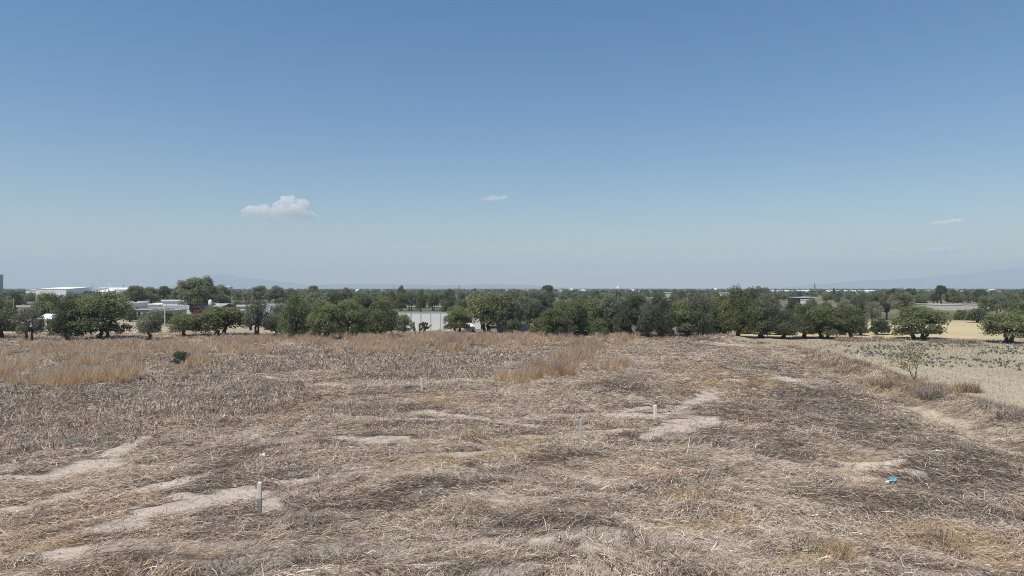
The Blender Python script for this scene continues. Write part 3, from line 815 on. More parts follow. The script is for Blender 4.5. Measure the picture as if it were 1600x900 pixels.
#PART3
# ------------------------------------------------------------------ trees
GREENS = {'olive': [(0.056, 0.062, 0.034), (0.080, 0.086, 0.047), (0.102, 0.106, 0.058), (0.068, 0.075, 0.043)],
          'grey': [(0.064, 0.069, 0.050), (0.085, 0.089, 0.066), (0.102, 0.104, 0.078), (0.072, 0.077, 0.057)],
          'dark': [(0.036, 0.044, 0.030), (0.050, 0.059, 0.039), (0.062, 0.070, 0.046), (0.042, 0.050, 0.034)],
          'euc': [(0.078, 0.080, 0.054), (0.105, 0.104, 0.070), (0.058, 0.064, 0.044), (0.090, 0.095, 0.062)]}

def sprays(rng, clumps, per, leaf, droop, pal, outward=0.8, gap=0.0):
    """leaf sprays: small folded blades spread through the shells of the clumps"""
    Vs, Ts, Cs, off = [], [], [], 0
    pal = np.array(GREENS[pal])
    for (c, r) in clumps:
        r = np.asarray(r, float)
        n = int(per * (r[0] * r[1] * r[2]) ** (1 / 1.5) )
        u = rng.normal(size=(n, 3)); u /= np.linalg.norm(u, axis=1)[:, None]
        u[:, 2] = np.where(u[:, 2] < -0.5, -u[:, 2] * 0.6, u[:, 2]); u /= np.linalg.norm(u, axis=1)[:, None]
        rad = (0.35 + 0.65 * rng.random(n) ** 0.55)
        lump = vnoise(u[:, 0] * 2.3 + c[0] * 3, u[:, 1] * 2.3 + u[:, 2] * 2 + c[1] * 3, int(rng.integers(999)))
        rad = rad * (0.60 + 0.75 * lump)
        keep = rng.random(n) > gap * (lump < 0.4)
        p = np.asarray(c)[None] + u * rad[:, None] * r[None]
        p, u = p[keep], u[keep]; n = len(p)
        d = u * 0.55 + rng.normal(0, 0.45, (n, 3)); d[:, 2] -= droop * 0.35
        d /= np.linalg.norm(d, axis=1)[:, None]
        nrm = u * outward + rng.normal(0, 0.45, (n, 3)) + np.array([0, 0, 0.45])
        sd = np.cross(d, nrm); sd /= np.linalg.norm(sd, axis=1)[:, None] + 1e-9
        L = leaf * (0.6 + 0.8 * rng.random(n)); w = L * (0.22 + 0.2 * rng.random(n))
        a = p - d * L[:, None] * 0.5; b = p + d * L[:, None] * 0.5
        m = p
        V = np.stack([a, m + sd * w[:, None], b, m - sd * w[:, None]], 1).reshape(-1, 3)
        base = pal[rng.integers(0, len(pal))] * 0.5 + pal[rng.integers(0, len(pal), n)] * 0.5
        C = base * np.array([1.0, 1.01, 0.93]) * (1.6 * (0.75 + 0.5 * rng.random(n)))[:, None]
        Vs.append(V); Cs.append(np.repeat(C, 4, 0)); Ts.append(np.arange(n * 4).reshape(-1, 4) + off); off += n * 4
    return np.concatenate(Vs), np.concatenate(Ts), np.concatenate(Cs)

def limb(mb, p0, p1, r0, r1, rng, sag=0.0, seg=5, n=4):
    pts, rr = [], []
    for i in range(n + 1):
        s = i / n
        p = Vector(p0).lerp(Vector(p1), s)
        j = 0.10 * (Vector(p1) - Vector(p0)).length * math.sin(math.pi * s)
        p += Vector((rng.normal(0, j), rng.normal(0, j), rng.normal(0, j * 0.5) + sag * math.sin(math.pi * s)))
        pts.append(p); rr.append(r0 + (r1 - r0) * s)
    mb.tube(pts, rr, seg)
    return pts

PROTO = {}
def proto(kind, seed, H, Wd, pal, n, per, leaf, droop, trunk_h, stems, low, gap, cr=(0.95, 1.35), top=1.0):
    """one tree form: H high, Wd wide; returns the two meshes (trunk, crown)"""
    rng = np.random.default_rng(seed)
    clumps = []
    for i in range(n):
        a = i * 2.399963 + rng.normal(0, 0.35)
        q = math.sqrt((i + 0.4) / n)
        rr = q * (Wd / 2 - 0.8) * rng.uniform(0.7, 1.12)
        zt = H - 0.85 - rng.uniform(0, 1.1) - (H - low - 1.6) * (q ** 2.2) * rng.uniform(0.5, 1.0) * top
        r = rng.uniform(*cr) * rng.uniform(0.75, 1.1)
        clumps.append(((rr * math.cos(a), rr * math.sin(a), zt), (r * 1.12, r * 1.12, r * rng.uniform(0.85, 1.15))))
        if q > 0.45 and rng.random() < 0.9:     # hanging skirt under the outer clumps
            r2 = r * 0.85
            clumps.append(((rr * 0.96 * math.cos(a + 0.15), rr * 0.96 * math.sin(a + 0.15), max(low + 0.5, zt - 1.3 * rng.uniform(0.7, 1.6))), (r2, r2, r2 * 0.95)))
    mb = MB()
    heads = []
    for s in range(stems):
        a = rng.uniform(0, 6.28); o = 0.0 if stems == 1 else rng.uniform(0.2, 0.45)
        lean = rng.uniform(0.15, 0.45)
        b0 = (o * math.cos(a), o * math.sin(a), -0.25)
        b1 = (o * math.cos(a) + lean * math.cos(a), o * math.sin(a) + lean * math.sin(a), trunk_h * rng.uniform(0.85, 1.15))
        r0 = rng.uniform(0.22, 0.32) / math.sqrt(stems) * 1.15 * (H / 6) ** 0.5
        limb(mb, b0, b1, r0 * 1.3, r0 * 0.8, rng, seg=7)
        heads.append((b1, r0 * 0.8))
    for (c, r) in clumps:
        h, r0 = heads[int(rng.integers(len(heads)))]
        limb(mb, h, (c[0] * 0.92, c[1] * 0.92, c[2] - 0.2), r0 * 0.55, 0.03, rng, sag=0.15 * rng.random())
    bmesh.ops.recalc_face_normals(mb.bm, faces=mb.bm.faces[:])
    tm = bpy.data.meshes.new(kind + '_trunk'); mb.bm.to_mesh(tm); mb.bm.free(); tm.materials.append(M_BARK)
    for p in tm.polygons: p.use_smooth = True
    V, Q, C = sprays(rng, clumps, per, leaf, droop, pal, gap=gap)
    k = V[:, 2] > 0.15
    o = mesh_np(kind + '_crown', V, Q, M_LEAF, C)
    cm = o.data
    bpy.data.objects.remove(o)
    PROTO.setdefault(kind, []).append((tm, cm, H, Wd))

for sd, st, lo, tr, gp, pl, nn in [(1, 1, 1.0, 1.5, 0.5, 'olive', 16), (2, 2, 0.9, 1.5, 0.6, 'olive', 15), (3, 1, 1.2, 1.7, 0.6, 'grey', 14), (4, 3, 0.3, 1.0, 0.5, 'olive', 17),
                               (5, 2, 1.2, 1.8, 0.8, 'grey', 12), (6, 1, 0.5, 1.2, 0.45, 'dark', 16), (7, 2, 1.2, 1.8, 0.6, 'dark', 14)]:
    proto('pepper', sd, 6.0, 7.0, pl, nn, 560, 0.20, 0.75, tr, st, lo, gp)
for sd, pl in ((21, 'euc'), (22, 'euc'), (23, 'grey')):
    proto('tall', sd, 12.0, 9.0, pl, 20, 330, 0.28, 0.5, 4.0, 1, 4.0, 0.5, (1.1, 1.7))
proto('round', 31, 9.0, 5.0, 'dark', 10, 260, 0.36, 0.2, 4.2, 1, 5.0, 0.2, (1.0, 1.4))
for sd, pl in ((41, 'olive'), (42, 'dark')):
    proto('bushy', sd, 3.2, 4.2, pl, 10, 420, 0.24, 0.4, 0.5, 3, 0.15, 0.3, (0.75, 1.05))

def cypress(seed):
    rng = np.random.default_rng(seed)
    cl = [((rng.normal(0, 0.12), rng.normal(0, 0.12), 1.2 + i * 0.95), (0.95 - 0.085 * i, 0.95 - 0.085 * i, 0.95)) for i in range(9)]
    mb = MB(); mb.tube([(0, 0, -0.2), (0, 0, 4), (0, 0, 9)], [0.2, 0.12, 0.03], 6)
    tm = bpy.data.meshes.new('cypress_trunk'); mb.bm.to_mesh(tm); mb.bm.free(); tm.materials.append(M_BARK)
    V, Q, C = sprays(rng, cl, 420, 0.34, -0.6, 'dark')
    o = mesh_np('cypress_crown', V, Q, M_LEAF, C); cm = o.data; bpy.data.objects.remove(o)
    PROTO['cypress'] = [(tm, cm, 10.0, 1.9)]
cypress(51)

def palm():
    rng = np.random.default_rng(61)
    mb = MB(); mb.tube([(0, 0, -0.2), (0.1, 0, 4), (0.05, 0, 8)], [0.24, 0.18, 0.16], 7)
    tm = bpy.data.meshes.new('palm_trunk'); mb.bm.to_mesh(tm); mb.bm.free(); tm.materials.append(M_BARK)
    N = 46
    th = rng.random(N) * 6.283; el = rng.uniform(-0.6, 1.2, N)
    s = np.linspace(0, 1, 5)[None]
    L = 1.6
    rr = L * s * np.cos(el)[:, None]; zz = L * s * np.sin(el)[:, None] - 0.7 * s ** 2
    P = np.stack([np.cos(th)[:, None] * rr, np.sin(th)[:, None] * rr, 8 + zz], -1)
    Wd = np.repeat(np.array([[0.05, 0.28, 0.32, 0.25, 0.03]]), N, 0)
    V, Q, C = ribbons(P, Wd, np.stack([-np.sin(th), np.cos(th), th * 0], -1), np.tile(np.array([0.06, 0.075, 0.035]), (N, 5, 1)))
    o = mesh_np('palm_crown', V, Q, M_LEAF, C); cm = o.data; bpy.data.objects.remove(o)
    PROTO['palm'] = [(tm, cm, 9.0, 3.2)]
palm()

def plant_tree(kind, var, X, Y, h, w, label, group=None, name='tree', cat='tree', rz=None):
    tm, cm, H, Wd = PROTO[kind][var % len(PROTO[kind])]
    z = gz(X, Y)
    e = empty(name, (X, Y, z), random.uniform(0, 6.28) if rz is None else rz, (w / Wd, w / Wd, h / H))
    tag(e, label, cat, group)
    for nm, me in (('trunk', tm), ('crown', cm)):
        c = bpy.data.objects.new(nm, me); COL.objects.link(c); c.parent = e
    return e

# front row: (pixel x, base y, top y, crown width px, form, label)
FRONT = [
    (4, 529, 470, 58, 0, 'olive tree cut by the left edge of the photo'),
    (46, 533, 482, 46, 4, 'thin grey tree with bare dark stems in front of the white parked SUV'),
    (75, 508, 462, 62, 0, 'pale olive tree behind the white roof at far left, second row'),
    (107, 533, 477, 58, 5, 'dark low crowned tree just left of the biggest tree on the left side'),
    (157, 531, 458, 96, 3, 'biggest tree of the left side, broad with crown reaching the ground'),
    (118, 500, 460, 50, 2, 'tree behind the broad left tree, under the long white warehouse'),
    (236, 532, 488, 44, 2, 'small grey tree on a leaning bare trunk alone in the open'),
    (290, 527, 488, 60, 1, 'low olive tree below the white block building'),
    (343, 525, 476, 98, 1, 'wide spreading tree in front of the red walled house'),
    (402, 526, 468, 48, 4, 'open thin tree with pale house showing through it'),
    (432, 525, 476, 40, 2, 'slim grey tree right beside the thin see-through tree'),
    (463, 530, 463, 58, 0, 'round olive tree, first of the dense stand left of the white wall'),
    (506, 531, 470, 64, 3, 'bushy dark tree in the middle of the stand left of the white wall'),
    (546, 530, 466, 56, 1, 'upright tree with a forked trunk in the stand left of the white wall'),
    (597, 530, 472, 62, 0, 'full round tree with short dark trunk, last before the white wall'),
    (630, 522, 492, 26, 3, 'small bush-like tree before the left end of the white wall'),
    (572, 512, 463, 60, 6, 'dark tree behind the full round tree left of the white wall'),
    (486, 512, 460, 60, 2, 'grey green tree at the back of the stand left of the white wall'),
    (526, 510, 464, 56, 5, 'dark shaded tree at the back of the stand, between two front trees'),
    (714, 520, 480, 54, 3, 'dense low tree hiding the right end of the white wall'),
    (722, 512, 472, 50, 0, 'olive tree standing over the white car'),
    (762, 521, 455, 72, 1, 'tall tree with a forked bare trunk right of the white car'),
    (792, 521, 454, 76, 4, 'tall loose tree with several thin stems at the middle of the photo'),
    (826, 514, 466, 50, 2, 'grey tree right of the tall loose tree, over a pale wall'),
    (866, 529, 479, 52, 1, 'small tree on a bare forked trunk standing forward of the central grove'),
    (897, 526, 466, 56, 3, 'bushy tree with twin dark trunks in the left part of the central grove'),
    (928, 520, 470, 58, 0, 'olive tree second from the left in the back of the central grove'),
    (957, 521, 462, 60, 2, 'grey green tree in the middle of the central grove'),
    (990, 526, 464, 58, 6, 'dark trunked tree near the middle of the central grove'),
    (1012, 528, 474, 42, 4, 'thin tree with two bare stems in the central grove'),
    (1030, 528, 466, 46, 5, 'dark narrow tree right of the thin two stemmed tree'),
    (1073, 528, 466, 66, 1, 'leaning tree with open branches right of the dark narrow tree'),
    (1094, 529, 462, 50, 4, 'loose tree with three bare stems beside the leaning tree'),
    (1124, 526, 460, 58, 3, 'dense tree left of the earth mound'),
    (1152, 528, 456, 66, 0, 'big olive tree right behind the earth mound'),
    (1192, 528, 462, 60, 2, 'tall grey tree at the corner of the yellow field'),
    (1172, 512, 452, 62, 6, 'dark tree behind the big olive tree at the mound'),
    (1222, 529, 488, 62, 5, 'low rounded tree at the edge of the yellow field'),
    (1256, 528, 480, 62, 0, 'olive tree between the low rounded tree and the broad field tree'),
    (1288, 529, 480, 78, 3, 'broad tree with foliage to the ground at the edge of the yellow field'),
    (1330, 529, 483, 58, 0, 'yellowish tree with visible trunk at the end of the row by the yellow field'),
    (1436, 530, 479, 100, 3, 'wide isolated spreading tree between the two yellow fields'),
    (1574, 536, 486, 84, 1, 'spreading tree on a single stout trunk close to the right edge'),
    (1600, 522, 474, 60, 0, 'tree cut by the right edge behind the stout trunked tree'),
]
for i, (x, by, ty, w, var, lab) in enumerate(FRONT):
    D = dist(by)
    plant_tree('pepper', var, wx(x, D), D, wz(ty, D) * 1.13, w / F * D * 1.08, lab + '', 'trees in the front row beyond the field', rz=i * 1.7)

# special trees
SPECIAL = [('tall', 0, 300, 500, 433, 52, 'tallest eucalyptus of the left skyline, its head above all others'), ('tall', 1, 322, 498, 434, 40, 'tall eucalyptus leaning on the right of the tallest one'),
           ('tall', 2, 346, 492, 446, 36, 'pale eucalyptus right of the tall pair on the left skyline'), ('tall', 1, 282, 490, 444, 30, 'slimmer eucalyptus left of the tall pair'),
           ('tall', 0, 213, 484, 446, 34, 'pale eucalyptus behind the white roof tank at left'), ('tall', 2, 235, 480, 449, 36, 'eucalyptus behind the low white roofs at left'),
           ('round', 0, 258, 480, 446, 20, 'round dark tree peeking over the left belt'), ('tall', 1, 203, 478, 451, 22, 'eucalyptus right of the long white warehouse'),
           ('round', 0, 855, 472, 445, 20, 'round dark headed tree standing above the belt right of centre'), ('round', 0, 1471, 478, 445, 17, 'round headed tree sticking up alone over the right belt'),
           ('round', 0, 1397, 480, 450, 20, 'dark round tree left of the twin on the right skyline'), ('round', 0, 1422, 478, 450, 22, 'dark round tree, right one of a pair on the right skyline'),
           ('tall', 0, 406, 478, 446, 30, 'bushy eucalyptus on the skyline left of the brown topped tree'), ('tall', 2, 432, 480, 447, 32, 'grey eucalyptus right of the bushy one on the skyline'),
           ('tall', 0, 490, 478, 446, 22, 'pointed dark tree on the skyline above the left stand'), ('tall', 1, 540, 476, 450, 24, 'pale topped eucalyptus above the left stand'),
           ('tall', 1, 627, 474, 447, 16, 'thin yellowish eucalyptus over the row behind the white wall'), ('tall', 2, 455, 480, 451, 24, 'eucalyptus with brownish crown on the left skyline'),
           ('tall', 1, 1385, 500, 462, 30, 'dull brownish eucalyptus left of the wide isolated tree'), ('tall', 2, 1410, 504, 452, 40, 'tall eucalyptus rising right behind the wide isolated tree'),
           ('tall', 2, 1340, 500, 462, 34, 'upright tree behind the end of the row by the yellow field'), ('bushy', 1, 1528, 504, 478, 40, 'dark bushy tree standing alone at the back of the golden field'),
           ('bushy', 0, 1502, 500, 482, 26, 'small grey bush left of the dark bushy tree'), ('tall', 0, 1150, 484, 452, 26, 'upright tree behind the big olive tree at the mound'), ('tall', 2, 1195, 486, 450, 30, 'tall tree on the skyline over the corner of the yellow field'),
           ('cypress', 0, 716, 470, 449, 4, 'thin dark cypress on the skyline left of centre'), ('cypress', 0, 1303, 470, 449, 5, 'dark cypress on the skyline beside the white sheds'),
           ('palm', 0, 1053, 466, 452, 7, 'small palm on the skyline over the central grove'), ('palm', 0, 742, 466, 450, 6, 'small palm on the skyline left of the tall loose tree')]
for i, (k, v, x, by, ty, w, lab) in enumerate(SPECIAL):
    D = dist(by)
    nm = {'tall': 'eucalyptus_tree', 'round': 'round_tree', 'cypress': 'cypress_tree', 'palm': 'palm_tree', 'bushy': 'bush'}[k]
    plant_tree(k, v, wx(x, D), D, wz(ty, D), w / F * D * 1.05, lab, name=nm, cat='palm' if k == 'palm' else 'bush' if k == 'bushy' else 'tree', rz=i * 2.1)

# belts behind the front row; gaps are left where buildings and fields show between the trees
ORD = ['first', 'second', 'third', 'fourth', 'fifth', 'sixth', 'seventh', 'eighth', 'ninth', 'tenth', 'eleventh', 'twelfth', 'thirteenth', 'fourteenth', 'fifteenth', 'sixteenth', 'seventeenth', 'eighteenth', 'nineteenth', 'twentieth',
       'twenty-first', 'twenty-second', 'twenty-third', 'twenty-fourth', 'twenty-fifth', 'twenty-sixth', 'twenty-seventh', 'twenty-eighth', 'twenty-ninth', 'thirtieth', 'thirty-first', 'thirty-second', 'thirty-third', 'thirty-fourth', 'thirty-fifth', 'thirty-sixth']
LOOK = {'pepper': ['round olive', 'loose olive', 'grey', 'wide olive', 'thin grey', 'dark dense', 'dark loose'], 'tall': ['tall pale', 'tall pale', 'tall grey'], 'bushy': ['low olive', 'low dark']}
def belt(x0, x1, step, y0, y1, t0, t1, where, kinds=('pepper',), gaps=(), wpx=1.0):
    rng = random.Random(int(x0 * 7 + y0 * 13))
    x, i = x0, 0
    while x < x1:
        if not any(a <= x <= b for a, b in gaps):
            by = rng.uniform(y0, y1); D = dist(by)
            k = rng.choice(kinds); v = rng.randrange(len(PROTO[k]))
            h = max(3.2, wz(rng.uniform(t0, t1), D) * 1.1)
            w = step * rng.uniform(1.0, 1.35) * wpx / F * D
            lk = LOOK[k][v]
            plant_tree(k, v, wx(x, D), D, h, w, f'{lk} tree, {ORD[min(i, 35)]} in {where}', 'trees in the belts behind the front row', name='eucalyptus_tree' if k == 'tall' else 'tree')
            i += 1
        x += step * rng.uniform(0.75, 1.2)
belt(612, 700, 19, 485, 489, 454, 458, 'row behind the white wall, counted from left')
belt(846, 1180, 27, 500, 515, 459, 468, 'back of the central grove, counted from left')
belt(1210, 1372, 26, 497, 512, 464, 473, 'second row by the yellow field, counted from left')
belt(706, 860, 26, 490, 505, 458, 466, 'clump behind the tall middle trees, counted from left')
belt(440, 612, 24, 488, 514, 459, 468, 'belt behind the stand left of the wall, counted from left')
belt(1540, 1630, 26, 486, 500, 458, 468, 'clump near the right edge, counted from left')
belt(1440, 1640, 24, 473, 478, 452, 457, 'hazy belt over the golden field, counted from left')
belt(1350, 1462, 22, 480, 488, 456, 462, 'belt left of the golden field, counted from left', gaps=[(1376, 1392)])
belt(0, 66, 22, 478, 488, 457, 463, 'near belt under the white warehouse, counted from left')
belt(0, 200, 17, 472, 477, 458, 463, 'dark far belt below the white warehouse, counted from left', kinds=('pepper', 'bushy'))
belt(196, 460, 17, 471, 476, 452, 458, 'skyline belt over the white block building, counted from left', kinds=('pepper', 'tall', 'pepper'))
belt(460, 860, 17, 470, 475, 453, 458, 'skyline belt left of centre, counted from left')
belt(860, 1210, 17, 470, 476, 454, 459, 'skyline belt right of centre, counted from left', gaps=[(1015, 1040), (1095, 1110), (1122, 1140)])
belt(1210, 1480, 17, 469, 476, 455, 461, 'skyline belt at right, counted from left', gaps=[(1240, 1280)])

# ------------------------------------------------------------------ the wooded plain farther off: one mass
def distant_wood():
    rng = np.random.default_rng(77)
    Vs, Qs, Cs, off = [], [], [], 0
    n = 4200
    D = 480 * (7.5 ** rng.random(n)); X = (rng.random(n) * 2 - 1) * 0.86 * D
    keep = rng.random(n) < 0.25 + 1.1 * fbm(X / 130, D / 160, 161, 3)
    X, D = X[keep], D[keep]
    for x, d in zip(X, D):
        k = 90 if d < 1000 else 40
        h = rng.uniform(4.0, 7.5); w = rng.uniform(2.6, 5.5)
        u = rng.normal(size=(k, 3)); u /= np.linalg.norm(u, axis=1)[:, None]; u[:, 2] = np.abs(u[:, 2]) * 1.0 - 0.15
        lump = vnoise(u[:, 0] * 2 + x, u[:, 1] * 2 + u[:, 2] * 2 + d, 5)
        p = np.array([x, d, h * 0.35]) + u * np.array([w, w, h * 0.65]) * (0.55 + 0.6 * lump)[:, None]
        t1 = np.cross(u, rng.normal(size=(k, 3))); t1 /= np.linalg.norm(t1, axis=1)[:, None]
        t2 = np.cross(u, t1)
        sz = (0.55 if d < 1000 else 1.0) * rng.uniform(0.7, 1.5, k)[:, None]
        V = np.stack([p - t1 * sz, p + t2 * sz, p + t1 * sz, p - t2 * sz], 1).reshape(-1, 3)
        C = np.array([0.10, 0.115, 0.07]) * rng.uniform(0.7, 1.4) * rng.uniform(0.8, 1.2, k)[:, None]
        Vs.append(V); Qs.append(np.arange(k * 4).reshape(-1, 4) + off); off += 4 * k; Cs.append(np.repeat(C, 4, 0))
    o = mesh_np('distant_wood', np.concatenate(Vs), np.concatenate(Qs), M_WEED, np.concatenate(Cs))
    tag(o, 'hazy dark green woodland covering the plain up to the horizon', 'woodland', kind='stuff')
distant_wood()
belt(205, 300, 22, 500, 511, 487, 495, 'low bushes before the low white house, counted from left', kinds=('bushy',))
belt(330, 420, 20, 484, 494, 468, 474, 'trees behind the red walled house, counted from left', kinds=('pepper', 'bushy'))
belt(436, 1390, 34, 520, 527, 500, 510, 'the low undergrowth below the front row, counted from left', kinds=('bushy',), gaps=[(612, 780)])
print('TREES', sum(1 for o in bpy.data.objects if o.type == 'EMPTY' and o.name.split('.')[0].endswith('tree')))
#PART4
# ------------------------------------------------------------------ buildings
def house(name, label, x0, x1, ytop, ybase, depth, wallm, roofm=None, rz=0.0, cat='house', windows=(), door=None, parapet=True, seams=0, roof='flat', ridge=1.0, over=0.25, eave=None, group=None):
    """x0..x1 and ytop place the front wall; ybase gives its distance. windows/door in fractions (u0, u1, v0, v1) of the front wall"""
    D = dist(ybase)
    w = (x1 - x0) / F * D; h = wz(ytop, D)
    e = empty(name, (wx((x0 + x1) / 2, D), D + 0.0, 0.0), rz)
    tag(e, label, cat, group)
    hw = w / 2
    MB().box(-hw, hw, 0, depth, -0.4, h).build('wall', wallm, e)
    rm = roofm or M_GREY
    if roof == 'flat':
        r = MB()
        r.box(-hw - over, hw + over, -over, depth + over, h + 0.002, h + 0.16)
        r.build('roof', rm, e)
        if parapet:
            t = 0.15
            for y0 in (-over, depth + over - t):
                MB().box(-hw - over, hw + over, y0, y0 + t, h + 0.165, h + 0.5).build('parapet', wallm, e)
    elif roof == 'gable':      # ridge along x
        MB().prism_x([(-over, h + 0.002), (depth / 2, h + ridge), (depth + over, h + 0.002), (depth + over, h + 0.12), (depth / 2, h + ridge + 0.14), (-over, h + 0.12)], -hw - over, hw + over).build('roof', rm, e)
        MB().prism_x([(0.01, h - 0.003), (depth / 2, h + ridge - 0.02), (depth - 0.01, h - 0.003)], -hw + 0.01, hw - 0.01).build('gable', wallm, e)
    elif roof == 'front_gable':   # ridge along y, the gable faces the field
        MB().prism([(-hw - over, h + 0.002), (0, h + ridge), (hw + over, h + 0.002), (hw + over, h + 0.12), (0, h + ridge + 0.14), (-hw - over, h + 0.12)], -over, depth + over).build('roof', rm, e)
        MB().prism([(-hw + 0.01, h - 0.003), (0, h + ridge - 0.02), (hw - 0.01, h - 0.003)], 0.01, depth - 0.01).build('gable', wallm, e)
    elif roof == 'arch':
        pts = [(-over + (depth + 2 * over) * k / 14, h + 0.002 + ridge * math.sin(math.pi * k / 14)) for k in range(15)]
        MB().prism_x(pts, -hw - over, hw + over).build('roof', rm, e)
    for k in range(seams):
        u = -hw + w * (k + 1) / (seams + 1)
        MB().box(u - 0.06, u + 0.06, -0.03, -0.003, 0, h - 0.1).build('wall_seam', M_SEAM, e)
    for (u0, u1, v0, v1) in windows:
        a, b, c, d = -hw + w * u0, -hw + w * u1, h * v0, h * v1
        f = MB().box(a - 0.08, b + 0.08, -0.06, -0.004, c - 0.08, d + 0.08).build('window', M_CONC, e)
        MB().box(a, b, -0.075, -0.062, c, d).build('pane', M_GLASS, f)
    if door:
        u0, u1, v1 = door
        MB().box(-hw + w * u0, -hw + w * u1, -0.05, -0.004, 0, h * v1).build('door', M_DARK, e)
    return e

# far white warehouses on the left skyline
house('warehouse', 'pale grey warehouse, leftmost of the long sheds on the left skyline', 56, 103, 452, 467, 60, M_WHITE, M_ROOFW, cat='warehouse', roof='gable', ridge=1.6, seams=5)
house('warehouse', 'long white warehouse with curved bright roof on the left skyline', 94, 168, 456, 466, 90, M_WHITE, M_ROOFW, cat='warehouse', roof='arch', ridge=3.4, seams=6, windows=[(0.1 + 0.15 * k, 0.2 + 0.15 * k, 0.3, 0.5) for k in range(6)])
house('warehouse', 'short white shed end right of the curved white warehouse', 180, 200, 452.5, 467, 40, M_WHITE, M_ROOFW, cat='warehouse', roof='gable', ridge=1.0, seams=2)
house('warehouse', 'white low shed at the far left edge of the skyline', 40, 60, 453.5, 466, 40, M_WHITE, M_ROOFW, cat='warehouse', roof='gable', ridge=1.0)
# tower at the left edge
D = dist(466); e = tag(empty('tower', (wx(-2.5, D), D, 0)), 'dark slender tower cut by the left edge', 'tower')
hh = wz(430, D)
MB().box(-2.2, 2.2, -2.2, 2.2, -0.5, hh, 0.1).build('shaft', M_METAL, e)
MB().box(-2.5, 2.5, -2.5, 2.5, hh + 0.003, hh + 0.5).build('cap', M_METAL, e)
# the small houses behind the left trees
house('house', 'cream house with flat roof behind the leftmost trees', 27, 52, 480, 496, 8, M_CREAM, M_CONC, windows=[(0.15, 0.35, 0.4, 0.75), (0.6, 0.8, 0.4, 0.75)], door=(0.42, 0.55, 0.8))
house('house', 'grey block house between the left trees', 44, 62, 474, 490, 8, M_GREY, M_CONC, windows=[(0.3, 0.7, 0.45, 0.8)])
house('house', 'white roofed shed under the left trees', 58, 84, 499, 512, 6, M_CREAM, M_ROOFW, roof='gable', ridge=0.9, windows=[(0.2, 0.4, 0.35, 0.75)], door=(0.6, 0.75, 0.85))
house('house', 'pale house with sloping roof seen between two left trees', 99, 123, 477, 492, 10, M_CREAM, M_ROOFG, roof='gable', ridge=1.6, windows=[(0.3, 0.6, 0.3, 0.7)])
house('house', 'unfinished grey concrete house right of the biggest left tree', 193, 209, 474, 496, 7, M_CONC, M_CONC, windows=[(0.2, 0.8, 0.62, 0.9), (0.2, 0.8, 0.15, 0.45)])
house('house', 'low grey house with long flat roof left of the white block building', 204, 246, 484, 497, 10, M_GREY, M_ROOFW, windows=[(0.08, 0.18, 0.3, 0.7), (0.45, 0.6, 0.3, 0.7), (0.75, 0.85, 0.3, 0.7)], door=(0.28, 0.36, 0.75))
house('house', 'cream house with white roof edge behind the low grey house', 217, 242, 477, 492, 8, M_WHITE, M_ROOFW, windows=[(0.2, 0.4, 0.3, 0.7), (0.6, 0.8, 0.3, 0.7)])
g = house('gatehouse', 'grey workshop with big steel gate by the utility pole', 240, 272, 485, 505, 6, M_GREY, M_CONC, cat='workshop', windows=[(0.1, 0.3, 0.45, 0.75)])
MB().box(0.35, 2.3, -0.09, -0.004, 0.3, 2.9).build('gate', M_METAL, g)
b7 = house('block_building', 'big windowless white building of square wall panels', 254, 307, 471, 494, 14, M_WHITE, M_ROOFG, cat='building', seams=8, parapet=True)
w7 = 53 / F * dist(494)
for k in range(2):
    z = wz(471, dist(494)) * (0.36 + 0.32 * k)
    MB().box(-w7 / 2 + 0.02, w7 / 2 - 0.02, -0.034, -0.031, z - 0.04, z + 0.04).build('wall_seam', M_SEAM, b7)
house('house', 'dark red walled house with low gable roof', 298, 345, 480, 500, 9, M_RED, M_ROOFG, roof='gable', ridge=0.7, windows=[(0.12, 0.26, 0.4, 0.75), (0.7, 0.85, 0.4, 0.75)], door=(0.45, 0.55, 0.7))
house('house', 'white ribbed wall shed right of the red walled house', 371, 396, 479, 496, 9, M_WHITE, M_ROOFW, seams=6)
house('house', 'white gabled house showing through the thin see-through tree', 411, 430, 485, 514, 8, M_WHITE, M_ROOFG, roof='front_gable', ridge=1.1, windows=[(0.2, 0.4, 0.35, 0.7)], door=(0.6, 0.78, 0.7))
house('house', 'low pale house under the thin see-through tree', 384, 412, 500, 516, 7, M_CREAM, M_CONC, windows=[(0.5, 0.7, 0.35, 0.75)], door=(0.2, 0.35, 0.8))
house('house', 'small white house among the trees of the left stand', 510, 520, 467, 480, 8, M_WHITE, M_ROOFG, windows=[(0.3, 0.6, 0.35, 0.7)])
house('house', 'white house end glimpsed through the left stand', 528, 537, 478, 490, 8, M_WHITE, M_CONC, windows=[(0.3, 0.6, 0.35, 0.7)])
# the long white boundary wall in the middle
D = dist(516.5); wl = tag(empty('boundary_wall', (wx(665, D), D, 0)), 'long plain white boundary wall in the middle of the tree row', 'wall')
ww = 92 / F * D; hz_ = wz(488.5, D)
MB().box(-ww / 2, ww / 2, 0, 0.25, -0.4, hz_).build('wall_panel', M_WHITE, wl)
MB().box(-ww / 2 - 0.05, ww / 2 + 0.05, -0.06, 0.31, hz_ + 0.003, hz_ + 0.14).build('coping', M_CONC, wl)
for k in range(6):
    u = -ww / 2 + ww * (k + 0.5) / 6
    MB().box(u - 0.09, u + 0.09, -0.05, -0.004, -0.2, hz_ - 0.02).build('pilaster', M_SEAM, wl)
house('house', 'white house standing behind the fork of the tall tree', 738, 762, 479, 514, 8, M_WHITE, M_CONC, windows=[(0.15, 0.4, 0.55, 0.8), (0.6, 0.85, 0.55, 0.8)], door=(0.55, 0.72, 0.4))
